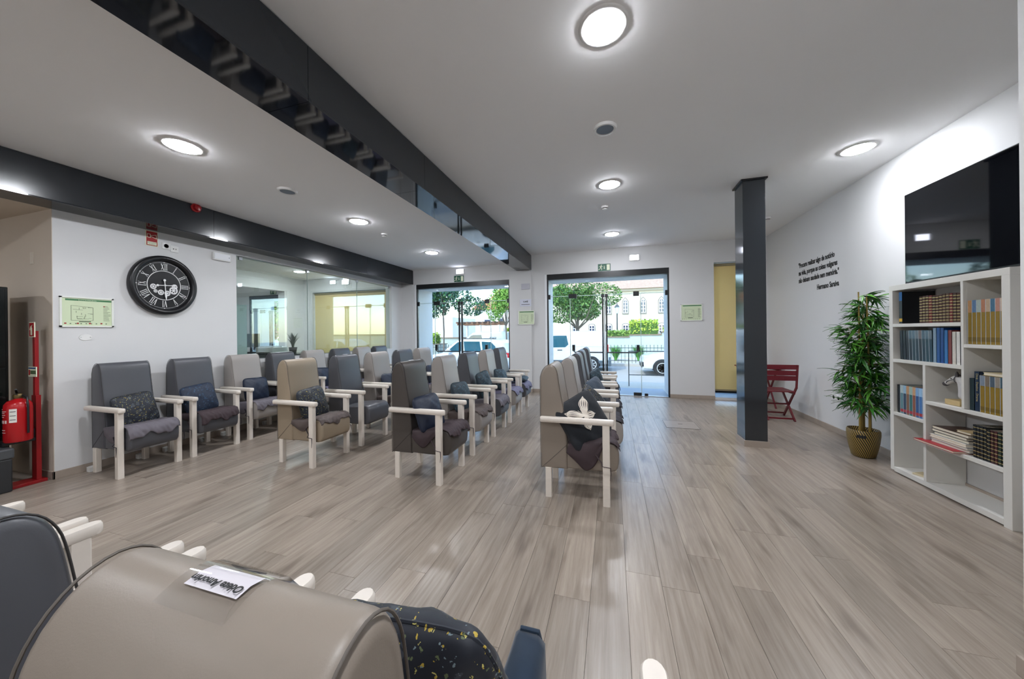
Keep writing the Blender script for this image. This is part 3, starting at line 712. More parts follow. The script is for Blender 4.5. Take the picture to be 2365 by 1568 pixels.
# ================================================================== ARMCHAIRS
M_leg = mat('pale_beech', 'e4dbd0', 0.42, noise=0.05, nscale=30)
VINYL = {'light': mat('vinyl_light_taupe', '9b9590', 0.40, bump=0.05, bscale=500),
         'dark': mat('vinyl_charcoal', '4e4f54', 0.40, bump=0.05, bscale=500),
         'brown': mat('vinyl_brown_grey', '47413d', 0.42, bump=0.05, bscale=500),
         'beige': mat('vinyl_beige', '948571', 0.42, bump=0.05, bscale=500),
         'stone': mat('vinyl_stone', '887d72', 0.42, bump=0.05, bscale=500)}
SIDE = [(0.004, 0.24), (0.0, 0.55), (0.0, 0.98), (0.006, 1.05), (0.024, 1.10), (0.054, 1.135), (0.09, 1.148), (0.122, 1.135), (0.143, 1.10), (0.154, 1.05),
        (0.166, 0.96), (0.182, 0.86), (0.200, 0.75), (0.216, 0.62), (0.226, 0.50), (0.228, 0.40), (0.226, 0.245)]
SIDE = [(u, z if z < 0.5 else 0.5+(z-0.5)*0.957) for u, z in SIDE]
def smooth_poly(P, n, keep=()):
    out = []; N = len(P)
    for i in range(N-1):
        p0, p1, p2, p3 = P[max(i-1, 0)], P[i], P[i+1], P[min(i+2, N-1)]
        for k in range(n):
            t = k/n
            out.append(tuple(0.5*((2*p1[a]) + (-p0[a]+p2[a])*t + (2*p0[a]-5*p1[a]+4*p2[a]-p3[a])*t*t + (-p0[a]+3*p1[a]-3*p2[a]+p3[a])*t**3) for a in (0, 1)))
    return out + [P[-1]]
NS = 3
SIDE = smooth_poly(SIDE, NS)
SEAT = [(0.222, 0.252), (0.40, 0.250), (0.57, 0.252), (0.612, 0.262), (0.632, 0.29), (0.640, 0.34), (0.640, 0.40), (0.632, 0.445), (0.608, 0.478), (0.565, 0.492), (0.45, 0.484), (0.222, 0.462)]
HW = 0.199
def chair_proto(kind):
    vm = VINYL[kind]; P = {}
    P['backrest'] = MB().loft(SIDE, HW, 0.022, 4).mesh('backrest', vm, 50)
    P['seat'] = MB().loft(SEAT, HW-0.004, 0.02, 4).mesh('seat', vm, 50)
    m = MB()
    for s in (-1, 1):
        v = s*(HW-0.006)
        pts = [(u, v, z) for u, z in SIDE[:15*NS+1]]
        m.tube(pts, 0.0019, 6)
        m.tube([(0.012, s*(HW+0.0005), 0.245), (0.226, s*(HW+0.0005), 0.452)], 0.0018, 4)
    P['piping'] = m.mesh('piping', mat('piping_' + kind, '2f2c2a' if kind in ('dark', 'brown') else '5a534c', 0.6), 60)
    return P
PROTO = {k: chair_proto(k) for k in VINYL}
def rounded_arm():
    # top view outline with round ends, slightly wider towards the front
    L0, L1, w = 0.005, 0.606, 0.029; P = []
    for k in range(9): a = -PI/2 + PI*k/8; P.append((L1-w+w*math.cos(a), w*math.sin(a)))
    for k in range(5): a = PI/2 + PI*k/4; P.append((L0+0.012+0.012*math.cos(a), (w-0.003)*math.sin(a)))
    m = MB(); n = len(P); lay = [(0.645, 0.80), (0.650, 0.96), (0.668, 1.0), (0.680, 0.96), (0.687, 0.80)]
    vs = []; fs = []
    for z, s in lay:
        ins = w*(1-s)
        for x, y in P: vs.append((x + (-ins*0.7 if x > 0.3 else ins*0.7), y*s, z))
    for k in range(len(lay)-1):
        for i in range(n): fs.append((k*n+i, k*n+(i+1) % n, (k+1)*n+(i+1) % n, (k+1)*n+i))
    fs.append(tuple(range(n-1, -1, -1))); fs.append(tuple(range((len(lay)-1)*n, len(lay)*n)))
    return m.raw(vs, fs)
ARM = rounded_arm().mesh('armrest', M_leg, 40)
def leg_mesh(w, d, h, nm):
    m = MB(); b = 0.005; hx, hy = w/2, d/2
    P = [(-hx+b, -hy), (hx-b, -hy), (hx, -hy+b), (hx, hy-b), (hx-b, hy), (-hx+b, hy), (-hx, hy-b), (-hx, -hy+b)]
    return m.prism(P, 0, h).mesh(nm, M_leg, 20)
LEGF = leg_mesh(0.056, 0.046, 0.646, 'leg'); LEGR = leg_mesh(0.052, 0.046, 0.25, 'leg')
PADM = MB().prism([(-0.075, -0.03), (-0.02, -0.035), (0.03, -0.035), (0.03, 0.035), (-0.02, 0.035), (-0.11, 0.03)], 0, 0.045).mesh('foot_pad', M_white)
AV = 0.232
def armchair(x, y, rz, kind, label, group, pads=False):
    t = thing('armchair', label, 'armchair', (x, y, 0), rz, group)
    P = PROTO[kind]
    def part(nm, me, loc=(0, 0, 0), par=t):
        o = bpy.data.objects.new(nm, me); COL.objects.link(o); o.parent = par; o.location = loc; return o
    b = part('backrest', P['backrest']); part('piping', P['piping'], par=b); part('seat', P['seat'])
    for s in (-1, 1):
        part('armrest', ARM, (0, s*AV, 0)); part('leg', LEGF, (0.542, s*(AV-0.001), 0)); part('leg', LEGR, (0.068, s*0.186, 0))
        if pads: part('foot_pad', PADM, (0.0, s*0.186, 0)).scale = (0.62, 1, 1)
    return t

# ------------------------------------------------------------------ seat covers
CLOTH = {'plum': mat('cloth_plum', '3f3236', 0.75), 'grey': mat('cloth_grey', '68636a', 0.7), 'taupe': mat('cloth_taupe', '564b48', 0.7),
         'lilac': mat('cloth_lilac', '75728a', 0.7), 'dark': mat('cloth_dark', '2d2930', 0.75)}
PATH = [(0.232, 0.468), (0.34, 0.480), (0.45, 0.490), (0.565, 0.499), (0.610, 0.486), (0.637, 0.450), (0.647, 0.405), (0.648, 0.34), (0.648, 0.28)]
def path_at(t):
    L = [0]
    for a, b in zip(PATH[:-1], PATH[1:]): L.append(L[-1] + math.hypot(b[0]-a[0], b[1]-a[1]))
    t = min(max(t, 0), L[-1])
    for i in range(len(PATH)-1):
        if t <= L[i+1] + 1e-9:
            k = (t-L[i])/(L[i+1]-L[i]); return PATH[i][0]+(PATH[i+1][0]-PATH[i][0])*k, PATH[i][1]+(PATH[i+1][1]-PATH[i][1])*k
    return PATH[-1]
def cover_mesh(seed, front, hang, mt, deep=0.0):
    rd = random.Random(seed); nu, nv = 34, 56; half = HW-0.012
    ph = [rd.uniform(0, 6.28) for _ in range(10)]; T = 0.345 + front
    vs = []; fs = []
    for i in range(nu+1):
        t = T*i/nu; f = i/nu
        hg0 = hang*(0.55+0.45*math.sin(PI*min(1, t/0.30))) + deep*math.exp(-((t-0.14)/0.09)**2)
        if t > 0.255: hg0 *= max(0.10, 1-(t-0.255)/0.05)
        for j in range(nv+1):
            s = -1+2*j/nv; sg = 1 if s > 0 else -1
            hg = hg0*(0.8 + 0.3*math.sin(ph[0]+sg))
            te = t + (0.02*math.sin(5*s+ph[1]) + 0.012*math.sin(11*s+ph[2]))*f
            u, z = path_at(te if te < T+0.03 else T+0.03)
            a = abs(s)*(half+hg)
            wr = 0.5*math.sin(26*s + 5*math.sin(9*f+ph[3]) + ph[4]) + 0.35*math.sin(14*f + 9*s*s + ph[5]) + 0.22*math.sin(33*s-13*f+ph[6])
            w = 0.0035*(1+wr)*(0.4+0.6*f)
            if u > 0.60: w *= 1.6
            if a <= half: v = sg*a; zz = z + (w if u < 0.6 else 0.3*w); uu = u + (w if u >= 0.6 else 0)
            else:
                e = a-half; v = sg*(half + 0.006 + min(e, 0.012) + (0.016*math.sin(PI*min(1, e/(hg+1e-6)))*math.sin(PI*min(1, t/0.26)) if t < 0.26 else 0) + abs(w)*0.8)
                zz = z - e*1.0 + 0.004; uu = u + 0.01*math.sin(30*e+ph[7])
                if t > 0.235 and t < 0.33: v = sg*min(abs(v), 0.2145)
            vs.append((uu, v, zz))
    for i in range(nu):
        for j in range(nv): a = i*(nv+1)+j; fs.append((a, a+1, a+nv+2, a+nv+1))
    return MB().raw(vs, fs).mesh('seat_cover', mt, 80)
STRAP = {}
def strap_mesh(s):
    m = MB(); y0 = s*0.222
    m.tube([(0.46, s*0.236, 0.40), (0.505, s*0.243, 0.345), (0.512, s*0.268, 0.325), (0.545, s*0.272, 0.322), (0.574, s*0.268, 0.318)], [0.007, 0.005, 0.003, 0.003, 0.003], 6)
    m.tube([(0.574, s*0.268, 0.318), (0.578, s*0.27, 0.27), (0.570, s*0.268, 0.22)], [0.004, 0.003, 0.0015], 5)
    return m
def seat_cover(x, y, rz, col, label, seed, front=0.06, hang=0.14, deep=0.0):
    me = cover_mesh(seed, front, hang, CLOTH[col], deep)
    o = bpy.data.objects.new('seat_cover', me); COL.objects.link(o); o.location = (x, y, 0); o.rotation_euler = (0, 0, rz)
    md = o.modifiers.new('thickness', 'SOLIDIFY'); md.thickness = 0.0025; md.offset = 1.0
    tag(o, label, 'seat cover', 'tied cloth seat covers')
    for s in (-1, 1):
        k = (s, col)
        if k not in STRAP: STRAP[k] = strap_mesh(s).mesh('strap', CLOTH['dark' if col != 'plum' else 'plum'], 60)
        p = bpy.data.objects.new('strap', STRAP[k]); COL.objects.link(p); p.parent = o
    return o

# ------------------------------------------------------------------ cushions
M_floral = print_mat('floral_print', '141a26', [('383d46', 18, 0.28), ('141a26', 36, 0.24), ('b39a36', 40, 0.15), ('76888e', 46, 0.14), ('c8bf6a', 52, 0.13), ('5f6a48', 36, 0.14)])
M_speck = print_mat('speckled_navy', '16243a', [('54718a', 55, 0.14), ('2c4a66', 30, 0.25)])
M_teal = print_mat('speckled_teal', '1d2f3a', [('5b8590', 42, 0.16), ('33525e', 24, 0.26)])
M_navy = mat('navy_cloth', '101d33', 0.5, noise=0.2, nscale=9)
M_denim = mat('denim_cloth', '2b3a4a', 0.7, noise=0.25, nscale=60, sheen=0.2)
M_ink2 = mat('black_velvet', '121820', 0.8, sheen=0.15)
CUSH = {'floral': M_floral, 'speck': M_speck, 'teal': M_teal, 'navy': M_navy, 'denim': M_denim, 'black': M_ink2}
def cushion_surface(x, y, w, h, th, ph):
    k = 1-0.13*(x*x*y*y)**2; X = w/2*x*(1-0.045*(1-y*y))*k; Y = h/2*y*(1-0.045*(1-x*x))*k
    z = th/2*max(0, (1-x*x)*(1-y*y))**0.42
    z *= 1 + 0.10*math.sin(7*x+ph[0])*math.cos(5*y+ph[1]) + 0.07*math.sin(13*(x+y)+ph[2])
    return X, Y, z
def cushion_mesh(seed, w, h, th, mt):
    rd = random.Random(seed); ph = [rd.uniform(0, 6.28) for _ in range(4)]; n = 22; vs = []; fs = []; idx = {}
    for side in (1, -1):
        for i in range(n+1):
            for j in range(n+1):
                e = i in (0, n) or j in (0, n)
                if e and side < 0: idx[(side, i, j)] = idx[(1, i, j)]; continue
                x = math.sin(PI/2*(-1+2*i/n)); y = math.sin(PI/2*(-1+2*j/n))
                X, Y, z = cushion_surface(x, y, w, h, th, ph)
                idx[(side, i, j)] = len(vs); vs.append((X, Y, side*z))
        for i in range(n):
            for j in range(n):
                q = (idx[(side, i, j)], idx[(side, i+1, j)], idx[(side, i+1, j+1)], idx[(side, i, j+1)]); fs.append(q if side > 0 else q[::-1])
    return MB().raw(vs, fs).mesh('cushion', mt, 75), ph
def cushion(chair, kind, label, u=0.31, v=0.0, z=0.655, w=0.40, h=0.40, th=0.13, lean=14, roll=0, yaw=0, seed=1):
    """cushion on a chair: local cushion z faces forward (+u of the chair)"""
    me, ph = cushion_mesh(seed, w, h, th, CUSH[kind])
    o = bpy.data.objects.new('cushion', me); COL.objects.link(o)
    base = Matrix(((0, 0, 1, 0), (1, 0, 0, 0), (0, 1, 0, 0), (0, 0, 0, 1)))
    R = Matrix.Rotation(math.radians(yaw), 4, 'Z') @ Matrix.Rotation(-math.radians(lean), 4, 'Y') @ base @ Matrix.Rotation(math.radians(roll), 4, 'Z')
    x, y, rz = chair
    o.matrix_world = Matrix.Translation((x, y, 0)) @ Matrix.Rotation(rz, 4, 'Z') @ Matrix.Translation((u, v, z)) @ R
    # stitched edge
    m = MB(); n = 40; pts = []
    for k in range(4):
        for i in range(10):
            s = -1+2*i/10
            x_, y_ = ((s, -1), (1, s), (-s, 1), (-1, -s))[k]
            X, Y, _ = cushion_surface(x_, y_, w, h, th, ph); pts.append((X, Y, 0))
    m.tube(pts + [pts[0]], 0.0035, 5, False)
    m.build('seam', CUSH[kind], o, smooth=60)
    return tag(o, label, 'cushion', 'cushions on the armchairs')

ORD = ['first', 'second', 'third', 'fourth', 'fifth', 'sixth', 'seventh', 'eighth', 'ninth', 'tenth', 'eleventh', 'twelfth', 'thirteenth', 'fourteenth', 'fifteenth', 'sixteenth']
CN = {'light': 'light grey', 'dark': 'charcoal', 'brown': 'dark brown-grey', 'beige': 'beige', 'stone': 'stone grey'}
ROWS = {
 'L': (-5.195, [2.262, 2.868, 3.505, 4.08, 4.67, 5.285, 5.895, 6.43], ['dark', 'dark', 'light', 'dark', 'light', 'dark', 'light', 'dark'], 'row against the clock wall'),
 'M': (-3.565, [2.985, 3.68, 4.33, 5.00, 5.63], ['beige', 'dark', 'light', 'dark', 'light'], 'second row from the clock wall'),
 'R': (-2.082, [2.985, 3.745, 4.455, 5.165, 5.85], ['brown', 'light', 'dark', 'light', 'dark'], 'row left of the centre aisle'),
 'S': (-0.53, [3.00, 3.72, 4.455, 5.17, 5.905], ['stone', 'light', 'dark', 'dark', 'dark'], 'row nearest the bookcase side'),
}
COVER = {'L': ['grey', 'plum', 'grey', 'grey', 'lilac', 'grey', 'lilac', 'grey'], 'M': ['taupe', None, 'taupe', 'taupe', 'lilac'], 'R': ['plum', 'taupe', 'grey', 'lilac', 'lilac'], 'S': ['plum', 'dark', 'dark', 'dark', 'dark']}
CH = {}
for r, (x, ys, kinds, desc) in ROWS.items():
    for i, (y, k) in enumerate(zip(ys, kinds)):
        xx = x - 0.067 if (r == 'S' and i == 0) else x + random.uniform(-0.012, 0.012)
        rz = random.uniform(-0.012, 0.012)
        CH[(r, i)] = (xx, y, rz)
        pos = ORD[i] + ' armchair' if i else 'nearest armchair'
        armchair(xx, y, rz, k, '%s high-back %s, %s' % (CN[k], pos, desc), 'high-back armchairs', pads=(r == 'L'))
        c = COVER[r][i]
        if c:
            cn = {'plum': 'plum brown', 'grey': 'grey', 'taupe': 'taupe', 'lilac': 'lilac grey', 'dark': 'dark'}[c]
            deep = 0.09 if (r, i) in (('S', 0), ('R', 0), ('M', 0)) else 0.02
            seat_cover(xx, y, rz, c, '%s cloth seat cover tied on the %s, %s' % (cn, pos, desc), 10*i + ord(r), front=random.uniform(0.10, 0.15) if r in 'LR' else random.uniform(0.07, 0.11), hang=0.13, deep=deep)
def cu(r, i, kind, look, **k):
    d = ROWS[r][3]; pos = ORD[i] + ' armchair' if i else 'nearest armchair'
    if k.get('lean', 14) < 60: k['z'] = k.get('z', 0.655)-0.037; k['v'] = k.get('v', 0.0)-0.045; k['w'] = k.get('w', 0.40)*0.90
    cushion(CH[(r, i)], kind, '%s on the %s, %s' % (look, pos, d), seed=ord(r)*7+i, **k)
    return bpy.data.objects[-1] if False else None
cu('L', 0, 'floral', 'dark floral cushion', u=0.335, z=0.655, v=0.03, w=0.39, h=0.36, roll=6, lean=16)
cu('L', 1, 'speck', 'navy speckled cushion', u=0.335, z=0.665, v=0.0, w=0.40, h=0.36, roll=6, lean=16)
cu('L', 2, 'navy', 'navy cushion', u=0.335, z=0.665, v=0.05, w=0.38, h=0.34, roll=-2, lean=14)
cu('L', 3, 'navy', 'navy cushion', u=0.335, z=0.66, w=0.38, h=0.34)
cu('L', 4, 'navy', 'navy cushion with raised corner', u=0.335, z=0.68, v=0.02, w=0.36, h=0.36, roll=-5)
cu('L', 5, 'teal', 'teal speckled cushion', u=0.335, z=0.68, v=0.1, w=0.36, h=0.36, roll=8)
cu('L', 6, 'navy', 'navy cushion', u=0.335, z=0.66, v=0.02, w=0.34, h=0.34, roll=0)
cu('M', 0, 'floral', 'dark floral cushion', u=0.325, z=0.66, v=0.02, w=0.39, h=0.37, roll=5, lean=15)
cu('M', 2, 'navy', 'navy satin cushion', u=0.335, z=0.66, v=0.03, w=0.38, h=0.36, roll=-4, lean=16)
cu('M', 3, 'navy', 'navy cushion', u=0.33, z=0.66, w=0.38, h=0.36, roll=3)
cu('M', 4, 'navy', 'navy cushion', u=0.33, z=0.66, w=0.38, h=0.36, roll=-6)
cu('R', 0, 'navy', 'dark quilted navy cushion', u=0.345, z=0.66, v=-0.03, w=0.38, h=0.36, roll=3, lean=20, yaw=-14)
cu('R', 1, 'teal', 'dark speckled cushion', u=0.335, z=0.665, v=-0.02, w=0.39, h=0.37, roll=-3, lean=16, yaw=-8)
cu('R', 2, 'teal', 'plump teal speckled cushion', u=0.34, z=0.69, v=0.03, w=0.38, h=0.40, roll=6, lean=14, yaw=-10)
cu('R', 3, 'teal', 'teal speckled cushion', u=0.345, z=0.67, v=0.02, w=0.38, h=0.36, roll=-8, lean=18, yaw=-12)
cu('R', 4, 'teal', 'flat teal cushion lying', u=0.43, z=0.565, v=0.0, w=0.38, h=0.38, th=0.12, roll=4, lean=86)
cu('S', 1, 'floral', 'dark speckled floral cushion', u=0.345, z=0.665, v=-0.03, w=0.38, h=0.38, roll=40, lean=28, yaw=-30)
cu('S', 2, 'denim', 'denim blue cushion', u=0.345, z=0.665, v=-0.02, w=0.38, h=0.37, roll=12, lean=24, yaw=-28)
cu('S', 3, 'teal', 'upright speckled blue cushion', u=0.33, z=0.68, v=0.02, w=0.36, h=0.40, roll=10, lean=14, yaw=-22)
cu('S', 4, 'black', 'flat black cushion lying', u=0.42, z=0.56, v=0.0, w=0.38, h=0.38, th=0.11, roll=4, lean=84)
cushion(CH[('S', 0)], 'floral', 'dark floral cushion tucked behind the butterfly cushion', u=0.43, z=0.625, v=0.09, w=0.36, h=0.36, th=0.11, roll=20, lean=40, yaw=-20, seed=91)
# butterfly cushion on the nearest chair of the right row
me_, ph_ = cushion_mesh(77, 0.40, 0.40, 0.13, M_ink2)
bc = cushion(CH[('S', 0)], 'black', 'black cushion with a white butterfly on the nearest armchair', u=0.355, z=0.640, v=-0.085, w=0.43, h=0.43, th=0.13, roll=24, lean=22, yaw=-58, seed=77)
def butterfly(parent, w, h, th, ph):
    m = MB()
    def P(x, y):
        X, Y, z = cushion_surface(x, y, w, h, th, ph); return Vector((X, Y, z+0.0045))
    def strip(pts, wd):
        for a, b in zip(pts[:-1], pts[1:]):
            A, B = P(*a), P(*b); d = (B-A)
            if d.length < 1e-5: continue
            n = Vector((-d.y, d.x, 0)).normalized()*wd/2
            m.face([A-n, B-n, B+n, A+n])
    def wing(root, tip, bulge, veins, skew=0.0):
        r = Vector(root); tt = Vector(tip); d = tt-r; n = Vector((-d.y, d.x)); G = 14; K = 8
        def W(f, q):
            prof = (math.sin(PI*min(1, f*0.93+0.05))**0.7)*(0.35+0.65*f) if f < 0.97 else 0.10
            return r + d*(f-0.10*q*q*f) + n*(bulge*prof*q + skew*f*f)
        for i in range(G):
            for j in range(K):
                qs = [W((i+a)/G, -1+2*(j+b)/K) for a, b in ((0, 0), (1, 0), (1, 1), (0, 1))]
                m.slot(0).face([P(*p) for p in qs])
        m.slot(1)
        for v in range(veins):
            q0 = -0.82+1.64*v/(veins-1)
            lo = 0.30; hi = 0.84 if v % 2 else 0.78
            for a in range(6):
                f0 = lo+(hi-lo)*a/6; f1 = lo+(hi-lo)*(a+1)/6; wd = 0.28/veins*math.sin(PI*(a+0.6)/6.6)*2.2
                A = [W(f0, q0-wd*0.5), W(f1, q0-wd*0.5), W(f1, q0+wd*0.5), W(f0, q0+wd*0.5)]
                m.face([P(*p)+Vector((0, 0, 0.0012)) for p in A])
        for v in range(9):
            q0 = -0.9+1.8*v/8; A = [W(0.885, q0-0.05), W(0.93, q0-0.05), W(0.93, q0+0.05), W(0.885, q0+0.05)]; m.face([P(*p)+Vector((0, 0, 0.0012)) for p in A])
        m.slot(0)
    o = (-0.04, 0.14)
    wing(o, (0.42, 0.84), 0.36, 5); wing(o, (-0.72, 0.62), 0.30, 5); wing(o, (0.48, 0.0), 0.40, 4); wing(o, (-0.10, -0.46), 0.46, 5)
    strip([(-0.06, 0.26), (-0.02, -0.02)], 0.012); strip([(-0.06, 0.26), (-0.16, 0.46)], 0.003); strip([(-0.06, 0.26), (-0.04, 0.48)], 0.003)
    return m.build('butterfly_print', [mat('butterfly_white', 'e6dccf', 0.7), M_ink2], parent)
butterfly(bc, 0.43, 0.43, 0.13, ph_)

# ------------------------------------------------------------------ foreground row seen from behind
FX = [(0.310, 'stone', 'beyond the lower edge right of the name-tagged one'), (-0.424, 'stone', None), (-1.10, 'dark', None), (-1.675, 'light', None), (-2.235, 'light', None)]
FL = ['stone grey armchair at the bottom edge, only its left armrest in view', 'stone grey armchair with the name tag, seen from behind in the foreground', 'charcoal armchair at the left edge of the foreground, seen from behind',
      'armchair beside the charcoal foreground chair, only its pale armrests in view', 'leftmost foreground armchair, only the tip of its pale armrest in view']
for (x, k, _), lb in zip(FX, FL): armchair(x, 0.178, PI/2, k, lb, 'foreground armchairs seen from behind')
F1 = (-0.424, 0.178, PI/2)
cushion(F1, 'floral', 'navy floral cushion on the foreground armchair', u=0.40, z=0.70, v=-0.06, w=0.40, h=0.42, th=0.14, lean=20, roll=-8, seed=55)
seat_cover(*F1, 'dark', 'dark seat cover on the foreground armchair', 501, 0.05, 0.13)
# navy garment over the right armrest of the foreground chair
def garment():
    m = MB(); vs = []; fs = []; nu, nv = 16, 22
    for i in range(nu+1):
        u = 0.30 + 0.285*i/nu
        for j in range(nv+1):
            s = -1+2*j/nv; a = abs(s)*(0.035+0.20); sg = 1 if s > 0 else -1
            if a < 0.031: v = sg*a; z = 0.692 + 0.003*math.sin(40*u+3*s)
            else: v = sg*(0.034 + 0.012*math.sin(18*u+sg) * min(1, (a-0.031)/0.06)); z = 0.690-(a-0.031)
            vs.append((u + 0.006*math.sin(9*s), v-AV, z))
    for i in range(nu):
        for j in range(nv): q = i*(nv+1)+j; fs.append((q, q+1, q+nv+2, q+nv+1))
    o = m.raw(vs, fs).build('garment', mat('navy_velour', '0d2438', 0.85, noise=0.3, nscale=25, sheen=0.15), smooth=80)
    o.location = (F1[0], F1[1], 0); o.rotation_euler = (0, 0, PI/2)
    md = o.modifiers.new('thickness', 'SOLIDIFY'); md.thickness = 0.004; md.offset = 1
    tag(o, 'navy garment draped over the right armrest of the foreground chair', 'garment')
    c = MB().tube([(0.585, -AV-0.03, 0.66), (0.588, -AV-0.02, 0.695), (0.588, -AV+0.02, 0.695), (0.585, -AV+0.03, 0.66)], 0.006, 6).build('cuff', MATS['navy_velour'], o, smooth=60)
garment()

# name tags in clear sleeves on top of the backrests
def name_tag(chair, label, wtxt=None, big=False):
    x, y, rz = chair
    t = thing('name_tag', label, 'name tag', (x, y, 0), rz, 'name tags on the backrests')
    a0, a1 = (0.045, 0.125); w = 0.085
    arc = [(u, 0.5+(z-0.5)*0.957) for u, z in ((0.030, 1.116), (0.054, 1.1375), (0.075, 1.1475), (0.09, 1.1505), (0.106, 1.1475), (0.124, 1.1375), (0.14, 1.112))]
    def sheet(nm, mt, hw, i0, i1, lift):
        m = MB(); vs = []; fs = []
        P = arc[i0:i1]
        for u, z in P:
            for v in (-hw, hw): vs.append((u, v, z+lift))
        for i in range(len(P)-1): fs.append((2*i, 2*i+1, 2*i+3, 2*i+2))
        return m.raw(vs, fs).build(nm, mt, t, smooth=60)
    sheet('paper_strip', mat('tag_paper', 'e9e4ea', 0.6), 0.041, 2, 5, 0.0012)
    if big:
        sheet('plastic_sleeve', glass_mat('sleeve_plastic', (0.97, 0.97, 0.97), 1.5, 1.6), 0.054, 1, 7, 0.0034)
        o = text('name_text', wtxt, 0.0125, M_ink, t, (0.086, 0.0, 1.1248), -PI/2, 'CENTER', 0.0002, 0.0003)
        o.rotation_euler = (0, 0, PI/2)
    return t
name_tag(F1, 'paper name tag in a clear sleeve on the foreground backrest', 'Odete Amorim', True)
for r, i in (('R', 0), ('M', 0), ('M', 1), ('S', 1), ('S', 2), ('L', 0)):
    name_tag(CH[(r, i)], 'white name tag atop the %s, %s' % (ORD[i] + ' armchair' if i else 'nearest armchair', ROWS[r][3]))

# ================================================================== BOOKCASE AND BOOKS
BX0, BX1 = 2.619, 2.880
M_bk = mat('bookcase_white', 'd8d5ce', 0.35)
bk = thing('bookcase', 'white open-backed bookcase full of books against the right wall', 'bookcase', ((BX0+BX1)/2, 3.70, 0))
def bpart(nm, y0, y1, z0, z1, x0=BX0, x1=BX1):
    o = MB().box(x0-bk.location.x, x1-bk.location.x, y0-3.70, y1-3.70, z0, z1).build(nm, M_bk, bk, bevel=0.0015); return o
bpart('top_panel', 3.170, 4.212, 1.760, 1.812)
bpart('side_panel', 4.170, 4.212, 0.02, 1.760); bpart('side_panel', 3.170, 3.224, 0.0, 1.760)
bpart('bottom_panel', 3.224, 4.170, 0.012, 0.055)
bpart('divider', 3.490, 3.511, 0.767, 1.760); bpart('divider', 3.824, 3.850, 0.055, 1.076)
bpart('shelf', 3.511, 4.170, 1.411, 1.441); bpart('shelf', 3.511, 4.170, 1.072, 1.102); bpart('shelf', 3.224, 3.490, 1.243, 1.270)
bpart('shelf', 3.224, 3.824, 0.735, 0.764); bpart('shelf', 3.850, 4.170, 0.560, 0.588); bpart('shelf', 3.224, 3.824, 0.378, 0.408)
for y in (4.15, 3.5, 3.28):
    for x in (BX0+0.03, BX1-0.03): MB().lathe([(0.012, 0), (0.012, 0.014)], 10, (x-bk.location.x, y-3.70, 0)).build('foot', M_black, bk)

M_page = mat('book_pages', 'e3d9c4', 0.8); M_gold = mat('gilt', 'c9b27a', 0.35, metal=0.7)
BN = 0
def book(y0, th, h, dep, z0, cov, label, group, bands=None, top=None, foot=None, tilt=0.0, xf=2.640, sleeve=False):
    """upright book, spine towards the room (-x). y0 = left edge as seen (larger y)"""
    yc = y0-th/2
    o = bpy.data.objects.new('book', None); COL.objects.link(o); o.location = (xf, yc, z0+0.0015); o.rotation_euler = (tilt, 0, 0)
    tag(o, label, 'book', group)
    c = MB(); b = 0.002
    c.box(0, 0.0025, -th/2, th/2, 0, h).box(0, dep, -th/2, -th/2+b, 0, h).box(0, dep, th/2-b, th/2, 0, h)
    c.build('cover', cov, o)
    MB().box(0.003, dep-0.004, -th/2+b, th/2-b, 0.003, h-0.003).build('page_block', M_page, o)
    if bands:
        m = MB(); n, mt = bands
        for k in range(n): zz = h*(0.08+0.84*k/(n-1)); m.box(-0.0015, 0.0, -th/2*0.86, th/2*0.86, zz-0.003, zz+0.003)
        m.build('spine_bands', mt, o)['kind'] = 'stuff'
    if top: MB().box(-0.0008, 0.0, -th/2, th/2, h*0.72, h).build('spine_picture', top, o)
    if foot: MB().box(-0.0008, 0.0, -th/2, th/2, h*0.06, h*0.16).build('spine_label', foot, o)
    if sleeve: MB().box(-0.001, 0.0, th/2-0.003, th/2, 0.0, h).build('painted_glint', mat('sleeve_glint', 'b9c0c4', 0.15), o)  # pale strip paints a glint along the spine edge
    return o
def cloth(c, r=0.5): return mat('cover_' + c, c, r, noise=0.15, nscale=60)
# top-left shelf
book(4.125, 0.035, 0.300, 0.235, 1.441, cloth('17191c', 0.35), 'tall black album with blue spine on the top left shelf', 'books on the top left shelf', top=cloth('1f5f9a'), foot=cloth('c9a032'))
y = 3.905
for k in range(13):
    th = 0.0295 if k != 3 else 0.033
    c = ['4a2b20', '4c3226', '513526', '6a1f1c', '43291f', '4a2e22'][k % 6] if k != 3 else '6a1f1c'
    book(y, th, 0.236+0.004*math.sin(k), 0.17, 1.441, cloth(c), '%s gilt-banded brown leather book from the left, top left shelf' % ORD[k], 'gilt leather books on the top left shelf', bands=(9, M_gold)); y -= th+0.0008
# second shelf
y = 4.115
C2 = ['0f1114', '111315', '14171a', '102026', '12323a', '16323c', '1b2226', '13303a', '153a44', '203c4a', '7f96a8', '21508c', '194684', '346fa8', '7a3a34', 'cfc8bc', 'dedbd4', '2a4450']
D2L = ['black', 'black', 'black', 'dark teal', 'dark teal', 'dark teal', 'black and teal', 'dark teal', 'teal', 'teal', 'pale blue', 'bright blue', 'blue', 'light blue', 'red and white', 'cream', 'white', 'dark slate']
for k in range(18):
    th = 0.0325; h = 0.275 + (0.02 if 10 <= k <= 12 else 0) - (0.012 if k > 14 else 0)
    book(y, th, h, 0.18, 1.102, cloth(C2[k], 0.3), '%s book, %s from the left on the second shelf' % (D2L[k], ORD[k] if k < 16 else ('second to last' if k == 16 else 'last')), 'books on the second shelf', top=cloth(['4a6470', '5d6a70', '6a5a54', '3f5964'][k % 4], 0.2) if 3 <= k <= 9 else None, sleeve=3 <= k <= 9, tilt=-0.03 if k < 10 else 0); y -= th+0.0012
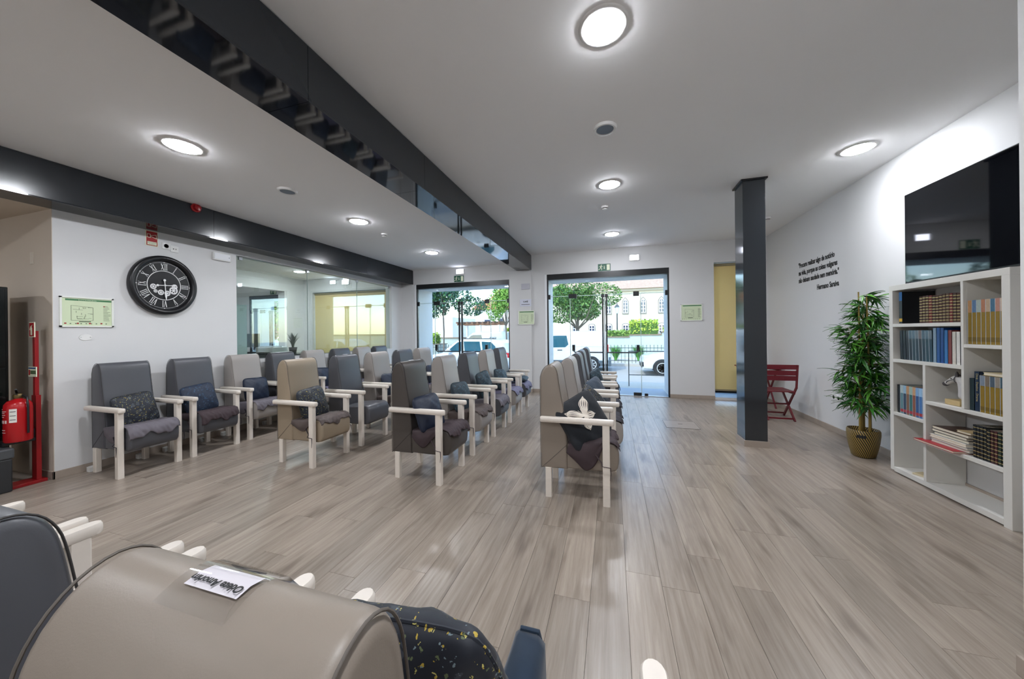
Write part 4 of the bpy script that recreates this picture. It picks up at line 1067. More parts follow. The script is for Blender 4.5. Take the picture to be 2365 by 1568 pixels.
# third left shelf
y = 4.155
C3 = ['0d0e10', '5b7f86', '2a3d52', '7d5638', '2f6a62', '8a4a2c', '254a80', '3b6fae', '4a86c4']
for k in range(9):
    book(y, 0.032, 0.268, 0.19, 0.588, cloth(C3[k], 0.25), '%s illustrated book from the left on the third left shelf' % ORD[k], 'illustrated books on the third left shelf', top=cloth(['111214', 'a9b9ba', '8fb0c4', 'b98a5c', '9fb6a6', 'c79a6c', '7fa6d0', '98bfe0', 'b5d0ea'][k], 0.25), foot=cloth('a3222a', 0.3) if k else None, sleeve=k > 0); y -= 0.0335
# gold series
M_gs = cloth('8a6f1e', 0.3)
y = 3.484
for k in range(8):
    book(y, 0.0312, 0.335, 0.20, 1.270, M_gs, '%s gold-spined book from the left on the upper right shelf' % ORD[k], 'gold-spined books on the upper right shelf', top=cloth(['b58a60', '5c7696', '9aa6a0', 'a87458', 'b39a80', '486a80', 'b08070', 'c4a890'][k], 0.25), foot=cloth('6f5814', 0.3), sleeve=True); y -= 0.0322
book(3.474, 0.034, 0.245, 0.17, 0.764, cloth('1e3034', 0.4), 'short dark green book at the left of the middle right shelf', 'books on the middle right shelf')
nb = book(3.438, 0.036, 0.300, 0.20, 0.764, cloth('10263f', 0.4), 'tall navy book with gold spine lettering, middle right shelf', 'books on the middle right shelf')
tt = text('spine_title', 'Dinis . Destino . Drama', 0.022, M_gold, nb, (-0.001, -0.006, 0.27), 0, 'LEFT', 0.0002, 0.0004)
tt.matrix_basis = Matrix(((0, 0, -1, -0.0006), (0, -1, 0, 0.006), (-1, 0, 0, 0.285), (0, 0, 0, 1)))
y = 3.399
for k in range(5):
    book(y, 0.0325, 0.275, 0.20, 0.764, M_gs, '%s gold-spined book from the left on the middle right shelf' % ORD[k], 'gold-spined books on the middle right shelf', top=cloth(['7b8694', '7a6e60', '4e5c68', '8d8478', '3f5560'][k], 0.25), foot=cloth('6f5814', 0.3), sleeve=True); y -= 0.0338
def flat_book(yc, xc, w, l, th, z, cov, label, rz=0.0, group='books lying in stacks'):
    o = bpy.data.objects.new('book', None); COL.objects.link(o); o.location = (xc, yc, z); o.rotation_euler = (0, 0, rz); tag(o, label, 'book', group)
    MB().box(-w/2, w/2, -l/2, l/2, 0, 0.002).box(-w/2, w/2, -l/2, l/2, th-0.002, th).box(w/2-0.003, w/2, -l/2, l/2, 0, th).build('cover', cov, o)
    MB().box(-w/2+0.004, w/2-0.003, -l/2+0.003, l/2-0.003, 0.002, th-0.002).build('page_block', M_page, o)
flat_book(3.315, 2.755, 0.20, 0.165, 0.022, 1.0425, cloth('d9c9a0', 0.6), 'cream book lying on top of the gold-spined books')
# lower shelf: horizontal stack and leather volumes
zz = 0.4085
for k, (cv, th, w, l, lb, sh) in enumerate((('a3202c', 0.016, 0.30, 0.40, 'large red book at the bottom of the lower shelf stack', -0.045), ('d8d8de', 0.020, 0.21, 0.31, 'white book second from the bottom of the stack', -0.02), ('8c98a6', 0.018, 0.21, 0.32, 'pale blue book in the middle of the stack', -0.025),
                                           ('e6e2d8', 0.024, 0.21, 0.31, 'ivory book in the upper half of the stack', -0.03), ('1d2c38', 0.024, 0.20, 0.28, 'dark blue book under the top pair of the stack', -0.02), ('2a2624', 0.022, 0.20, 0.30, 'black book near the top of the stack', -0.025), ('3c2418', 0.024, 0.21, 0.31, 'brown book on top of the lower shelf stack', -0.02))):
    flat_book(3.640+(0.05 if k == 0 else 0.0)+0.006*math.sin(3*k), 2.760+sh, w, l if k else 0.36, th, zz, cloth(cv, 0.35), lb, 0.03*math.sin(2*k)); zz += th+0.0008
flat_book(3.54, 2.70, 0.10, 0.11, 0.016, zz, cloth('c9b184', 0.6), 'small tan booklet lying on top of the stack')
y = 3.452
LC = ['16181c', '1a1c20', '1c1e22', '121417', '191b1e', '3e1c1c', '471f20', '1f2e24', '1b2320']
LN = ['black', 'black', 'black', 'black', 'black', 'maroon', 'maroon', 'dark green', 'dark green']
for k in range(9):
    th = 0.0235; book(y, th, 0.250-(0.012 if k > 3 else 0), 0.17, 0.408, cloth(LC[k], 0.4), '%s gilt-banded leather volume, %s from the left on the lower shelf' % (LN[k], ORD[k]), 'leather volumes on the lower shelf', bands=(8, M_gold)); y -= th+0.0008
flat_book(3.95, 2.72, 0.12, 0.15, 0.012, 0.056, cloth('d2c29a', 0.6), 'cream booklet lying in the bottom left compartment', 0.4)
flat_book(3.92, 2.77, 0.12, 0.13, 0.012, 0.069, cloth('3a2a1e', 0.6), 'brown booklet lying on the cream one, bottom left compartment', 0.2)
# a pen case behind the horse
o = MB().box(-0.02, 0.02, -0.09, 0.09, 0, 0.012).build('pen_case', mat('case_black', '15130f', 0.4), bevel=0.004); o.location = (2.82, 3.70, 0.7645); tag(o, 'flat black case lying beside the horse bust', 'case')

# ------------------------------------------------------------------ horse bust
def horse():
    t = thing('horse_bust', 'grey and white horse head bust on a wooden base', 'figurine', (2.72, 3.655, 0.764)); t.scale = (1.25, 1.25, 1.25)
    MB().box(-0.045, 0.045, -0.055, 0.045, 0.0, 0.035).build('base', mat('base_wood', 'c8ae7c', 0.5, noise=0.15, nscale=25), t, bevel=0.003)
    # head looks towards +y (left in the view); skeleton grown with a skin modifier
    P = [((0, -0.025, 0.035), 0.034), ((0, -0.028, 0.08), 0.032), ((0, -0.022, 0.125), 0.028), ((0, -0.006, 0.165), 0.026), ((0, 0.018, 0.178), 0.025), ((0, 0.048, 0.160), 0.020), ((0, 0.075, 0.142), 0.0150), ((0, 0.094, 0.130), 0.0155), ((0, 0.104, 0.122), 0.0125)]
    me = bpy.data.meshes.new('head'); me.from_pydata([p for p, r in P], [(i, i+1) for i in range(len(P)-1)], []); me.materials.append(mat('horse_white', 'c9c6c4', 0.5, noise=0.12, nscale=30))
    o = bpy.data.objects.new('head_and_neck', me); COL.objects.link(o); o.parent = t
    sk = o.modifiers.new('skin', 'SKIN')
    for i, (p, r) in enumerate(P): me.skin_vertices[0].data[i].radius = (r*(0.72 if i < 4 else 0.78), r)
    me.skin_vertices[0].data[0].use_root = True
    sb = o.modifiers.new('sub', 'SUBSURF'); sb.levels = 2; sb.render_levels = 2
    dk = mat('horse_grey', '4a474a', 0.5)
    MB().lathe([(0, -0.004), (0.010, -0.002), (0.0145, 0.008), (0.014, 0.018), (0.010, 0.024), (0, 0.026)], 16, (0, 0, 0), 'y').build('muzzle', dk, t, smooth=60, loc=(0, 0.086, 0.126))
    for s in (-1, 1):
        MB().lathe([(0.0085, 0), (0.0095, 0.010), (0.006, 0.026), (0.0, 0.036)], 10, (s*0.013, 0.002, 0.186)).build('ear', dk, t, smooth=60)
        MB().lathe([(0, -0.002), (0.0042, 0.0), (0, 0.002)], 10, (s*0.0185, 0.036, 0.170), 'x').build('eye', M_black, t)
        MB().lathe([(0, -0.001), (0.0025, 0.0), (0, 0.001)], 8, (s*0.0115, 0.104, 0.131), 'x').build('nostril', M_black, t)
    m = MB()
    def loop(c, ry, rz_, tiltv):
        pts = []
        for k in range(17):
            a = 2*PI*k/16; v = Vector((ry*math.cos(a), 0, rz_*math.sin(a))); v.rotate(Matrix.Rotation(tiltv, 3, 'X')); pts.append(Vector(c)+v)
        m.tube(pts, 0.0022, 5, False)
    loop((0, 0.072, 0.144), 0.0135, 0.0175, 0.65); loop((0, 0.010, 0.172), 0.022, 0.029, 0.25)
    for s in (-1, 1): m.tube([(s*0.0135, 0.072, 0.146), (s*0.0185, 0.045, 0.157), (s*0.0215, 0.012, 0.168)], 0.002, 5)
    m.build('bridle', mat('bridle_grey', '55555b', 0.5), t, smooth=60)
    mm = MB()
    for k in range(8): mm.lathe([(0.010, -0.008), (0.012, 0.0), (0.006, 0.014)], 8, (0, -0.036-0.010*math.sin(k*0.4), 0.07+0.014*k))
    mm.build('mane', mat('mane_grey', '8f8c8e', 0.7), t, smooth=60)
horse()

# ================================================================== BAMBOO IN BASKET POT
def bamboo():
    t = thing('potted_bamboo', 'tall artificial bamboo in a gold and black striped pot', 'plant', (2.625, 4.60, 0))
    prof = [(0.0, 0.004), (0.088, 0.004), (0.096, 0.012), (0.112, 0.08), (0.126, 0.16), (0.134, 0.24), (0.133, 0.285), (0.126, 0.300), (0.118, 0.296), (0.114, 0.25), (0.0, 0.245)]
    n = 48; vs = []; fs = []; m = MB()
    for (r, z) in prof:
        for k in range(n):
            a = 2*PI*k/n; rr = r*(1+0.05*math.cos(3*a+0.5)); vs.append((rr*math.cos(a), rr*math.sin(a), z))
    for i in range(len(prof)-1):
        for k in range(n): fs.append((i*n+k, i*n+(k+1) % n, (i+1)*n+(k+1) % n, (i+1)*n+k))
    pot = m.raw(vs, fs).build('pot', stripe_mat('basket_stripes', '1c1812', 'a88a45', 150.0), t, smooth=60)
    for a in (math.radians(235), math.radians(35)):
        pts = [(0.138*math.cos(a+d), 0.138*math.sin(a+d), 0.24) for d in (-0.26, -0.13, 0, 0.13, 0.26)]
        q = MB()
        for p0, p1 in zip(pts[:-1], pts[1:]): q.bar(p0, p1, 0.008, 0.032)
        q.build('handle_slot', M_black, pot)
    MB().lathe([(0.115, 0.252), (0.06, 0.258), (0, 0.256)], 24).build('soil', mat('moss_soil', '4a3a22', 0.95, noise=0.4, nscale=60, bump=0.8, bscale=80), pot)
    rd = random.Random(5)
    leafm = [mat('bamboo_leaf_a', '2f6b22', 0.38, noise=0.2, nscale=14), mat('bamboo_leaf_b', '1f4a1f', 0.38, noise=0.2, nscale=14), mat('bamboo_leaf_c', '4f8a2c', 0.38, noise=0.2, nscale=14)]
    LM = []
    for mt in leafm:
        for L, w in ((0.19, 0.026), (0.15, 0.024)):
            vs = []; fs = []
            for k in range(6):
                f = k/5; hw = w/2*math.sin(PI*min(1, 0.12+0.88*f)**0.75) if 0 < f < 1 else 0.0006
                x = L*f; z = -0.30*L*f*f
                vs += [(x, -hw, z+0.003), (x, 0, z), (x, hw, z+0.003)]
            for k in range(5):
                a = 3*k; fs += [(a, a+3, a+4, a+1), (a+1, a+4, a+5, a+2)]
            LM.append(MB().raw(vs, fs).mesh('leaf', mt, 80))
    stemm = mat('bamboo_cane', '8a7234', 0.45, noise=0.3, nscale=18)
    stems = [(-0.045, -0.04, 1.52, 0.013), (0.03, -0.055, 1.74, 0.012), (0.065, 0.0, 1.66, 0.013), (0.0, 0.03, 1.80, 0.012), (-0.015, -0.015, 1.32, 0.010), (0.04, 0.05, 1.58, 0.010)]
    nleaf = 0; extra = []
    for si, (sx, sy, h, r) in enumerate(stems):
        pts = []; rs = []
        lx, ly = rd.uniform(-0.05, 0.05), rd.uniform(-0.05, 0.05)
        for k in range(16):
            f = k/15; z = 0.24 + (h-0.24)*f
            pts.append((sx+lx*f*f, sy+ly*f*f, z)); rs.append(r*(1-0.55*f)*(1.12 if k % 3 == 0 else 1.0))
        st = MB().tube(pts, rs, 8).build('cane', stemm, t, smooth=60)
        nb = 18
        tw = MB()
        for b in range(nb):
            f = 0.20 + 0.80*(b+rd.random()*0.6)/nb; k = min(14, int(f*15)); p = Vector(pts[k]); f2 = f*15-k
            p = p.lerp(Vector(pts[min(15, k+1)]), min(1, max(0, f2)))
            a = rd.uniform(0, 2*PI); bl = rd.uniform(0.06, 0.20)*(1.0 if f < 0.9 else 0.6)
            e = p + Vector((math.cos(a)*bl, math.sin(a)*bl, rd.uniform(0.02, 0.08)))
            if e.x > 0.20: e.x = 0.20
            tw.tube([p, p.lerp(e, 0.5)+Vector((0, 0, 0.01)), e], [0.0035, 0.0026, 0.0015], 5)
            for q in range(12):
                g = rd.uniform(0.25, 1.0); lp = p.lerp(e, g); yaw = a + rd.uniform(-1.5, 1.5); pit = rd.uniform(-0.7, 0.55)
                if q < 3 and nleaf < 296:
                    o = bpy.data.objects.new('leaf', rd.choice(LM)); COL.objects.link(o); o.parent = st; o.location = lp; o.rotation_euler = (rd.uniform(-0.6, 0.6), -pit, yaw); nleaf += 1
                    o.scale = (rd.uniform(0.8, 1.15),)*3
                    if lp.x + math.cos(yaw)*0.15 > 0.215: o.rotation_euler = (rd.uniform(-0.6, 0.6), -pit, PI + rd.uniform(-0.9, 0.9))
                else:
                    if lp.x + math.cos(yaw)*0.15 > 0.215: yaw = PI + rd.uniform(-0.9, 0.9)
                    extra.append((lp, yaw, pit, rd.uniform(-0.6, 0.6)))
        tw.build('twigs', stemm, st, smooth=60)
    # remaining small leaves joined
    for ci, mt in enumerate(leafm):
        m = MB()
        for i, (lp, yaw, pit, rl) in enumerate(extra):
            if i % 3 != ci: continue
            R = Matrix.Rotation(yaw, 3, 'Z') @ Matrix.Rotation(-pit, 3, 'Y') @ Matrix.Rotation(rl, 3, 'X')
            L, w = rd.uniform(0.12, 0.18), 0.022; vs = []; fs = []
            for k in range(5):
                f = k/4; hw = w/2*math.sin(PI*(0.12+0.88*f)**0.75) if 0 < f < 1 else 0.0005
                for sx in (-1, 0, 1): vs.append(lp + R @ Vector((L*f, sx*hw, -0.3*L*f*f + (0.003 if sx else 0))))
            for k in range(4):
                a = 3*k; fs += [(a, a+3, a+4, a+1), (a+1, a+4, a+5, a+2)]
            m.raw(vs, fs)
        o = m.build('small_leaves', mt, t, smooth=80); o['kind'] = 'stuff'
bamboo()

# ================================================================== RED FOLDING CHAIRS AND TABLE
M_rw = mat('burgundy_paint', '6a1420', 0.4, noise=0.12, nscale=20)
def folding_chair(x, y, rz, label):
    t = thing('folding_chair', label, 'chair', (x, y, 0), rz, 'burgundy folding chairs')
    # local: chair faces +y, back at -y
    w = 0.20
    for s in (-1, 1):
        MB().bar((s*w, -0.24, 0.86), (s*w, -0.20, 0.50), 0.030, 0.020, (1, 0, 0)).bar((s*w, -0.20, 0.51), (s*w, 0.20, 0.0), 0.030, 0.020, (1, 0, 0)).build('back_leg', M_rw, t)
        MB().bar((s*(w-0.028), 0.20, 0.44), (s*(w-0.028), -0.22, 0.0), 0.030, 0.020, (1, 0, 0)).build('front_leg', M_rw, t)
        MB().box(s*(w-0.025)-0.012, s*(w-0.025)+0.012, -0.20, 0.22, 0.41, 0.435).build('seat_rail', M_rw, t)
    for zc, yc in ((0.825, -0.236), (0.735, -0.228), (0.655, -0.219)):
        MB().box(-w, w, yc-0.008, yc+0.008, zc-0.036, zc+0.036).build('back_slat', M_rw, t, bevel=0.003)
    for k in range(6): MB().box(-w+0.005, w-0.005, -0.195+k*0.070, -0.133+k*0.070, 0.436, 0.452).build('seat_slat', M_rw, t, bevel=0.003)
    for (yy, zz) in ((0.163, 0.05), (-0.19, 0.035), (0.02, 0.22)): MB().box(-w+0.02, w-0.02, yy-0.012, yy+0.012, zz-0.01, zz+0.012).build('stretcher', M_rw, t)
    return t
folding_chair(2.47, 6.27, 0.0, 'burgundy wooden folding chair right of the anthracite column')
t = thing('folding_table', 'burgundy slatted folding table behind the column', 'table', (2.57, 7.20, 0))
for k in range(7): MB().box(-0.28, 0.28, -0.30+k*0.087, -0.222+k*0.087, 0.70, 0.718).build('top_slat', M_rw, t, bevel=0.003)
for s in (-1, 1):
    MB().box(s*0.24-0.012, s*0.24+0.012, -0.28, 0.28, 0.67, 0.70).build('top_rail', M_rw, t)
    MB().bar((s*0.21, -0.24, 0.69), (s*0.21, 0.24, 0.0), 0.030, 0.02, (1, 0, 0)).build('leg', M_rw, t); MB().bar((s*0.19, 0.24, 0.69), (s*0.19, -0.24, 0.0), 0.030, 0.02, (1, 0, 0)).build('leg', M_rw, t)
MB().box(-0.20, 0.20, -0.012, 0.012, 0.32, 0.345).build('stretcher', M_rw, t)
o = MB().lathe([(0, 0), (0.05, 0), (0.06, 0.006), (0.05, 0.012), (0, 0.012)], 20).build('ashtray', mat('ashtray_brown', '3b2a24', 0.5), smooth=50); o.location = (2.60, 7.05, 0.7185); tag(o, 'small dark dish on the burgundy folding table', 'dish')

# ================================================================== FLOOR HATCH
t = thing('floor_hatch', 'square flush hatch in the plank floor before the right door', 'hatch', (0.965, 5.46, 0))
MB().box(-0.218, 0.218, -0.20, 0.20, 0.0, 0.0018).build('lid', mat('hatch_lid', 'a59a90', 0.36, noise=0.1, nscale=12), t)
fr = MB()
for b in ((-0.222, 0.222, -0.204, -0.200), (-0.222, 0.222, 0.200, 0.204), (-0.222, -0.218, -0.2, 0.2), (0.218, 0.222, -0.2, 0.2)): fr.box(*b, 0.0, 0.0024)
fr.build('frame', mat('hatch_frame', '3c3a38', 0.5), t)
MB().box(-0.03, 0.03, 0.02, 0.032, 0.0018, 0.003).build('pull_slot', M_black, t)

# ================================================================== NICHE: EXTINGUISHER STAND, CABINET, BIN
M_er = mat('extinguisher_red', 'b3131a', 0.25); M_sr = mat('stand_red', '8e1016', 0.35)
st = thing('extinguisher_stand', 'red floor stand with fire extinguisher signs in the niche', 'stand', (-5.345, 1.77, 0))
MB().box(-0.10, 0.06, -0.19, 0.045, 0.0, 0.03).build('base_plate', M_sr, st, bevel=0.004)
MB().box(-0.04, 0.04, -0.015, 0.015, 0.03, 0.84).build('post', M_sr, st); MB().box(-0.018, 0.018, -0.012, 0.012, 0.84, 1.46).build('mast', M_sr, st)
MB().box(-0.06, 0.03, -0.20, -0.015, 0.41, 0.435).box(-0.05, 0.02, -0.035, -0.015, 0.41, 0.52).build('cradle', M_black, st)
sg = MB().box(-0.045, 0.045, -0.022, -0.016, 1.40, 1.545).build('pictogram_sign', M_cream, st)
MB().box(-0.038, 0.038, -0.024, -0.022, 1.408, 1.537).build('red_field', M_red, sg)
MB().box(-0.012, 0.014, -0.026, -0.024, 1.42, 1.49).box(-0.004, 0.006, -0.026, -0.024, 1.49, 1.51).bar((0.0, -0.025, 1.508), (0.024, -0.025, 1.518), 0.006, 0.002).bar((-0.004, -0.025, 1.505), (-0.022, -0.025, 1.47), 0.005, 0.002).build('extinguisher_symbol', M_cream, sg)
s2 = MB().box(-0.068, 0.068, -0.022, -0.016, 1.02, 1.115).build('instruction_sign', M_cream, st)
MB().box(-0.06, 0.06, -0.024, -0.022, 1.095, 1.108).build('title_strip', mat('sign_blue', '2c4f84', 0.5), s2)
MB().box(-0.058, -0.036, -0.024, -0.022, 1.035, 1.085).build('red_field', M_red, s2)
for k in range(4): MB().box(-0.026+k*0.024, -0.010+k*0.024, -0.024, -0.022, 1.045, 1.080).build('pictogram', mat('pict_green', '3d5a32', 0.5), s2)
ex = thing('fire_extinguisher', 'red fire extinguisher hanging on the red stand', 'extinguisher', (-5.308, 1.655, 0.437)); ex.scale = (0.86, 0.86, 0.92)
MB().lathe([(0.0, 0.0), (0.088, 0.0), (0.095, 0.012), (0.095, 0.33), (0.090, 0.375), (0.070, 0.405), (0.035, 0.420), (0.024, 0.430), (0.024, 0.445), (0, 0.445)], 40).build('cylinder', M_er, ex, smooth=50)
MB().lathe([(0.030, 0.430), (0.034, 0.44), (0.034, 0.465), (0.028, 0.475), (0, 0.478)], 20).build('valve', mat('valve_brass', '7d6a45', 0.35, metal=0.8), ex, smooth=40)
MB().bar((-0.02, 0, 0.48), (0.055, -0.03, 0.525), 0.016, 0.012).bar((-0.03, 0, 0.47), (0.06, -0.03, 0.475), 0.018, 0.008).build('squeeze_handle', M_black, ex)
MB().tube([(0.02, 0.02, 0.46), (0.09, 0.03, 0.44), (0.108, 0.03, 0.35), (0.108, 0.03, 0.08)], 0.009, 8).build('hose', M_black, ex, smooth=60)
def curved(nm, a0, a1, z0, z1, mt, r=0.0962):
    m = MB(); n = 8
    for k in range(n):
        p, q2 = a0+(a1-a0)*k/n, a0+(a1-a0)*(k+1)/n
        m.face([(r*math.cos(p), r*math.sin(p), z0), (r*math.cos(q2), r*math.sin(q2), z0), (r*math.cos(q2), r*math.sin(q2), z1), (r*math.cos(p), r*math.sin(p), z1)])
    return m.build(nm, mt, ex)
D = math.radians
curved('service_label', D(-52), D(-22), 0.20, 0.335, mat('label_white', 'e8e6df', 0.6))
for k in range(3): curved('label_line', D(-49), D(-26), 0.225+0.04*k, 0.231+0.04*k, M_ink, 0.0966)
for k, (a, b, z) in enumerate(((-112, -90, 0.33), (-112, -66, 0.31), (-112, -74, 0.295), (-112, -70, 0.275), (-112, -78, 0.255), (-108, -72, 0.125), (-104, -70, 0.10))):
    curved('printed_line', D(a), D(b), z, z+0.006, mat('print_white', 'e5cfcb', 0.5))
for k in range(3): curved('printed_box', D(-106+16*k), D(-95+16*k), 0.195, 0.225, mat('print_white', 'e5cfcb', 0.5))
cab = thing('dark_cabinet', 'tall black appliance cabinet at the left edge', 'cabinet', (-5.76, 1.30, 0))
MB().box(-0.35, 0.245, -0.45, 0.37, 0.08, 1.88).build('body', mat('cabinet_black', '101413', 0.12), cab, bevel=0.006)
MB().box(0.245, 0.262, -0.43, 0.35, 1.13, 1.86).build('upper_door', mat('cabinet_black', '101413', 0.12), cab, bevel=0.004); MB().box(0.245, 0.262, -0.43, 0.35, 0.12, 1.11).build('lower_door', mat('cabinet_black', '101413', 0.12), cab, bevel=0.004)
MB().box(-0.33, 0.225, -0.43, 0.35, 0, 0.08).build('plinth', M_black, cab)
bn = thing('waste_bin', 'dark grey pedal bin standing before the black cabinet', 'bin', (-5.36, 1.46, 0))
MB().prism([(-0.13, -0.14), (0.13, -0.14), (0.13, 0.14), (-0.13, 0.14)], 0.0, 0.30).build('body', mat('bin_grey', '2c2e30', 0.4), bn, bevel=0.01)
MB().prism([(-0.14, -0.15), (0.14, -0.15), (0.14, 0.15), (-0.14, 0.15)], 0.30, 0.395).build('lid', mat('bin_lid', '4a4d50', 0.3), bn, bevel=0.015)
MB().box(-0.02, 0.02, 0.14, 0.17, 0.02, 0.035).build('pedal', M_black, bn)

# ================================================================== OFFICE BEHIND THE GLASS
ct = thing('reception_counter', 'dark-topped reception counter in the office behind the glass', 'counter', (-7.0, 5.40, 0))
MB().box(-1.0, 0.9, -0.25, 0.25, 0.97, 1.005).build('counter_top', mat('counter_black', '15181c', 0.2), ct, bevel=0.003)
MB().box(-0.95, 0.85, -0.02, 0.20, 0, 0.97).build('counter_front', mat('counter_grey', '8a8c8e', 0.5), ct)
MB().box(-1.0, -0.96, -0.25, 0.25, 0, 0.97).build('end_panel', mat('counter_grey', '8a8c8e', 0.5), ct)
mn = thing('computer_monitor', 'grey back of a computer monitor on the office counter', 'monitor', (-7.70, 5.45, 1.0055))
MB().box(-0.11, 0.11, -0.09, 0.09, 0, 0.015).build('foot', M_black, mn); MB().box(-0.02, 0.02, -0.015, 0.015, 0.015, 0.22).build('stand', M_black, mn)
MB().box(-0.24, 0.24, -0.015, 0.02, 0.12, 0.42).build('panel', mat('monitor_grey', '6d7064', 0.4), mn, bevel=0.004)
pr = thing('printer', 'white desktop printer on the office counter', 'printer', (-7.05, 5.42, 1.0055))
MB().box(-0.24, 0.24, -0.17, 0.17, 0, 0.13).build('body', M_white, pr, bevel=0.01); MB().box(-0.17, 0.17, -0.13, 0.11, 0.13, 0.15).build('scanner_lid', mat('lid_grey', 'aeb4b8', 0.4), pr, bevel=0.004); MB().box(-0.15, 0.15, -0.22, -0.17, 0.03, 0.04).build('paper_tray', M_white, pr)
oc = thing('office_cabinet', 'pale cabinet at the left end of the glass partition', 'cabinet', (-6.4, 4.0, 0))
MB().box(-0.2, 0.2, -0.3, 0.32, 0, 1.93).build('body', mat('cabinet_pale', 'b9c4c2', 0.4), oc, bevel=0.004); MB().box(0.2, 0.212, -0.28, 0.30, 0.05, 1.9).build('door', mat('cabinet_pale2', 'c3cdca', 0.35), oc)
def blades_plant(name, label, cat, loc, n, h, cols, spread, seed, pot=None):
    rd = random.Random(seed); t = thing(name, label, cat, loc)
    z0 = 0
    if pot:
        z0 = pot[1]*0.9
        MB().lathe([(0, 0), (pot[0]*0.75, 0), (pot[0], pot[1]), (pot[0]*0.9, pot[1]), (pot[0]*0.85, pot[1]*0.9), (0, pot[1]*0.9)], 24).build('pot', mat('pot_dark', '33312f', 0.5), t, smooth=40)
    for ci, c in enumerate(cols):
        m = MB()
        for i in range(n//len(cols)):
            a = rd.uniform(0, 2*PI); L = h*rd.uniform(0.6, 1.1); s = spread*rd.uniform(0.3, 1.0); w = 0.02*h+0.004; r0 = 0.05*h*rd.random()
            vs = []; fs = []; side = Vector((-math.sin(a), math.cos(a), 0))
            for k in range(5):
                f = k/4; p = Vector((math.cos(a)*(r0+s*f**1.6), math.sin(a)*(r0+s*f**1.6), z0 + L*(f-0.28*f**3))); hw = w*(1-f)**0.6*0.5 + 0.0008
                vs += [p-side*hw, p+side*hw]
            for k in range(4): fs.append((2*k, 2*k+1, 2*k+3, 2*k+2))
            m.raw(vs, fs)
        m.build('blades', mat('blade_' + c, c, 0.5), t)
    return t
blades_plant('office_plant', 'small dark green potted plant on the office counter', 'plant', (-6.55, 5.50, 1.0055), 90, 0.42, ('1f3a26', '2c4a2e'), 0.16, 3, (0.08, 0.12))

# ================================================================== STREET OUTSIDE
M_asph = mat('asphalt', '9c9992', 0.9, noise=0.08, nscale=2.0); M_pave = mat('pale_paving', 'b9b3a6', 0.9, noise=0.10, nscale=4)
def strip(nm, pts, mt, label):
    m = MB()
    for (y0, z0), (y1, z1) in zip(pts[:-1], pts[1:]): m.face([(-70, y0, z0), (60, y0, z0), (60, y1, z1), (-70, y1, z1)])
    return struct(m.build(nm, mt), label)
strip('floor_pavement', [(YO, -0.025), (10.4, -0.10), (10.42, -0.22)], M_pave, 'pale pavement before the street front')
strip('floor_street', [(10.42, -0.22), (12.8, -0.37), (18.0, -0.39)], M_asph, 'sunlit street')
strip('floor_street', [(18.0, -0.30), (90.0, -0.35)], M_pave, 'pale ground beyond the street')
kb = MB(); kb.box(-60, 50, 17.8, 18.05, -0.39, -0.26); struct(kb.build('trim_kerb', mat('kerb_stone', 'b5b0a6', 0.9), None), 'stone kerb across the street')

M_carw = mat('car_white', 'cfd3d6', 0.25, coat=0.6); M_cg = mat('car_glass', '2b5a68', 0.08, spec=0.8); M_tyre = mat('tyre', '1a1b1d', 0.8); M_rim = mat('rim_silver', 'd4d7da', 0.4); M_cblk = mat('car_trim_black', '202428', 0.5)
def ypoly(m, poly, y0, y1):
    n = len(poly); vs = [(x, y0, z) for x, z in poly] + [(x, y1, z) for x, z in poly]
    return m.raw(vs, [tuple(range(n)), tuple(range(2*n-1, n-1, -1))] + [(i, n+i, n+(i+1) % n, (i+1) % n) for i in range(n)])
def wheel(t, x, y, r, sgn):
    w = MB().lathe([(r*0.62, -0.10), (r*0.95, -0.10), (r, -0.07), (r, 0.07), (r*0.95, 0.10), (r*0.62, 0.10)], 28, (0, 0, 0), 'y').build('wheel', M_tyre, t, smooth=40, loc=(x, y, r))
    m = MB().lathe([(r*0.64, 0.03), (r*0.64, 0.085), (r*0.58, 0.085), (r*0.56, 0.03)], 28, (0, 0, 0), 'y').lathe([(0, 0.02), (r*0.6, 0.02), (r*0.6, 0.03), (0, 0.03)], 20, (0, 0, 0), 'y')
    for k in range(7):
        a = 2*PI*k/7; m.bar((0, 0.055, 0), (r*0.6*math.cos(a), 0.055, r*0.6*math.sin(a)), r*0.16, 0.05, (0, 1, 0))
    rm = m.build('rim', M_rim, w)
    rm.scale = (1, 0.5, 1); rm.location = (0, sgn*0.06, 0)
    if sgn < 0: rm.rotation_euler = (0, 0, PI)
    return w
def car(name, label, cat, loc, W_, body, cabin, hwc, wins, wheels, r, parts, paint=None):
    t = thing(name, label, cat, loc); paint = paint or M_carw
    MB().loft(body, W_/2, 0.10, 4).build('body', paint, t, smooth=40)
    if cabin: MB().loft(cabin, hwc, 0.14, 4).build('cabin', paint, t, smooth=40)
    for p in wins:
        for s in (-1, 1):
            m = MB(); ypoly(m, p, s*(hwc-0.006), s*(hwc+0.006)); m.build('side_window', M_cg, t)
    for x in wheels:
        for s in (-1, 1):
            wheel(t, x, s*(W_/2-0.07), r, s)
            m = MB(); n = 14; P = [(x+(r+0.035)*math.cos(PI*k/n), r+(r+0.035)*math.sin(PI*k/n)) for k in range(n+1)]
            ypoly(m, P + [(x-(r+0.035), 0.24), (x+(r+0.035), 0.24)], s*(W_/2-0.16), s*(W_/2+0.002)); m.build('wheel_arch', M_cblk, t)
    for nm, mt, b in parts: MB().box(*b).build(nm, mt, t, bevel=0.015)
    return t
M_lamp_r = mat('tail_lamp', 'b01c20', 0.3); M_lamp_w = mat('head_lamp', 'c8d2da', 0.15)
ZS = -0.385
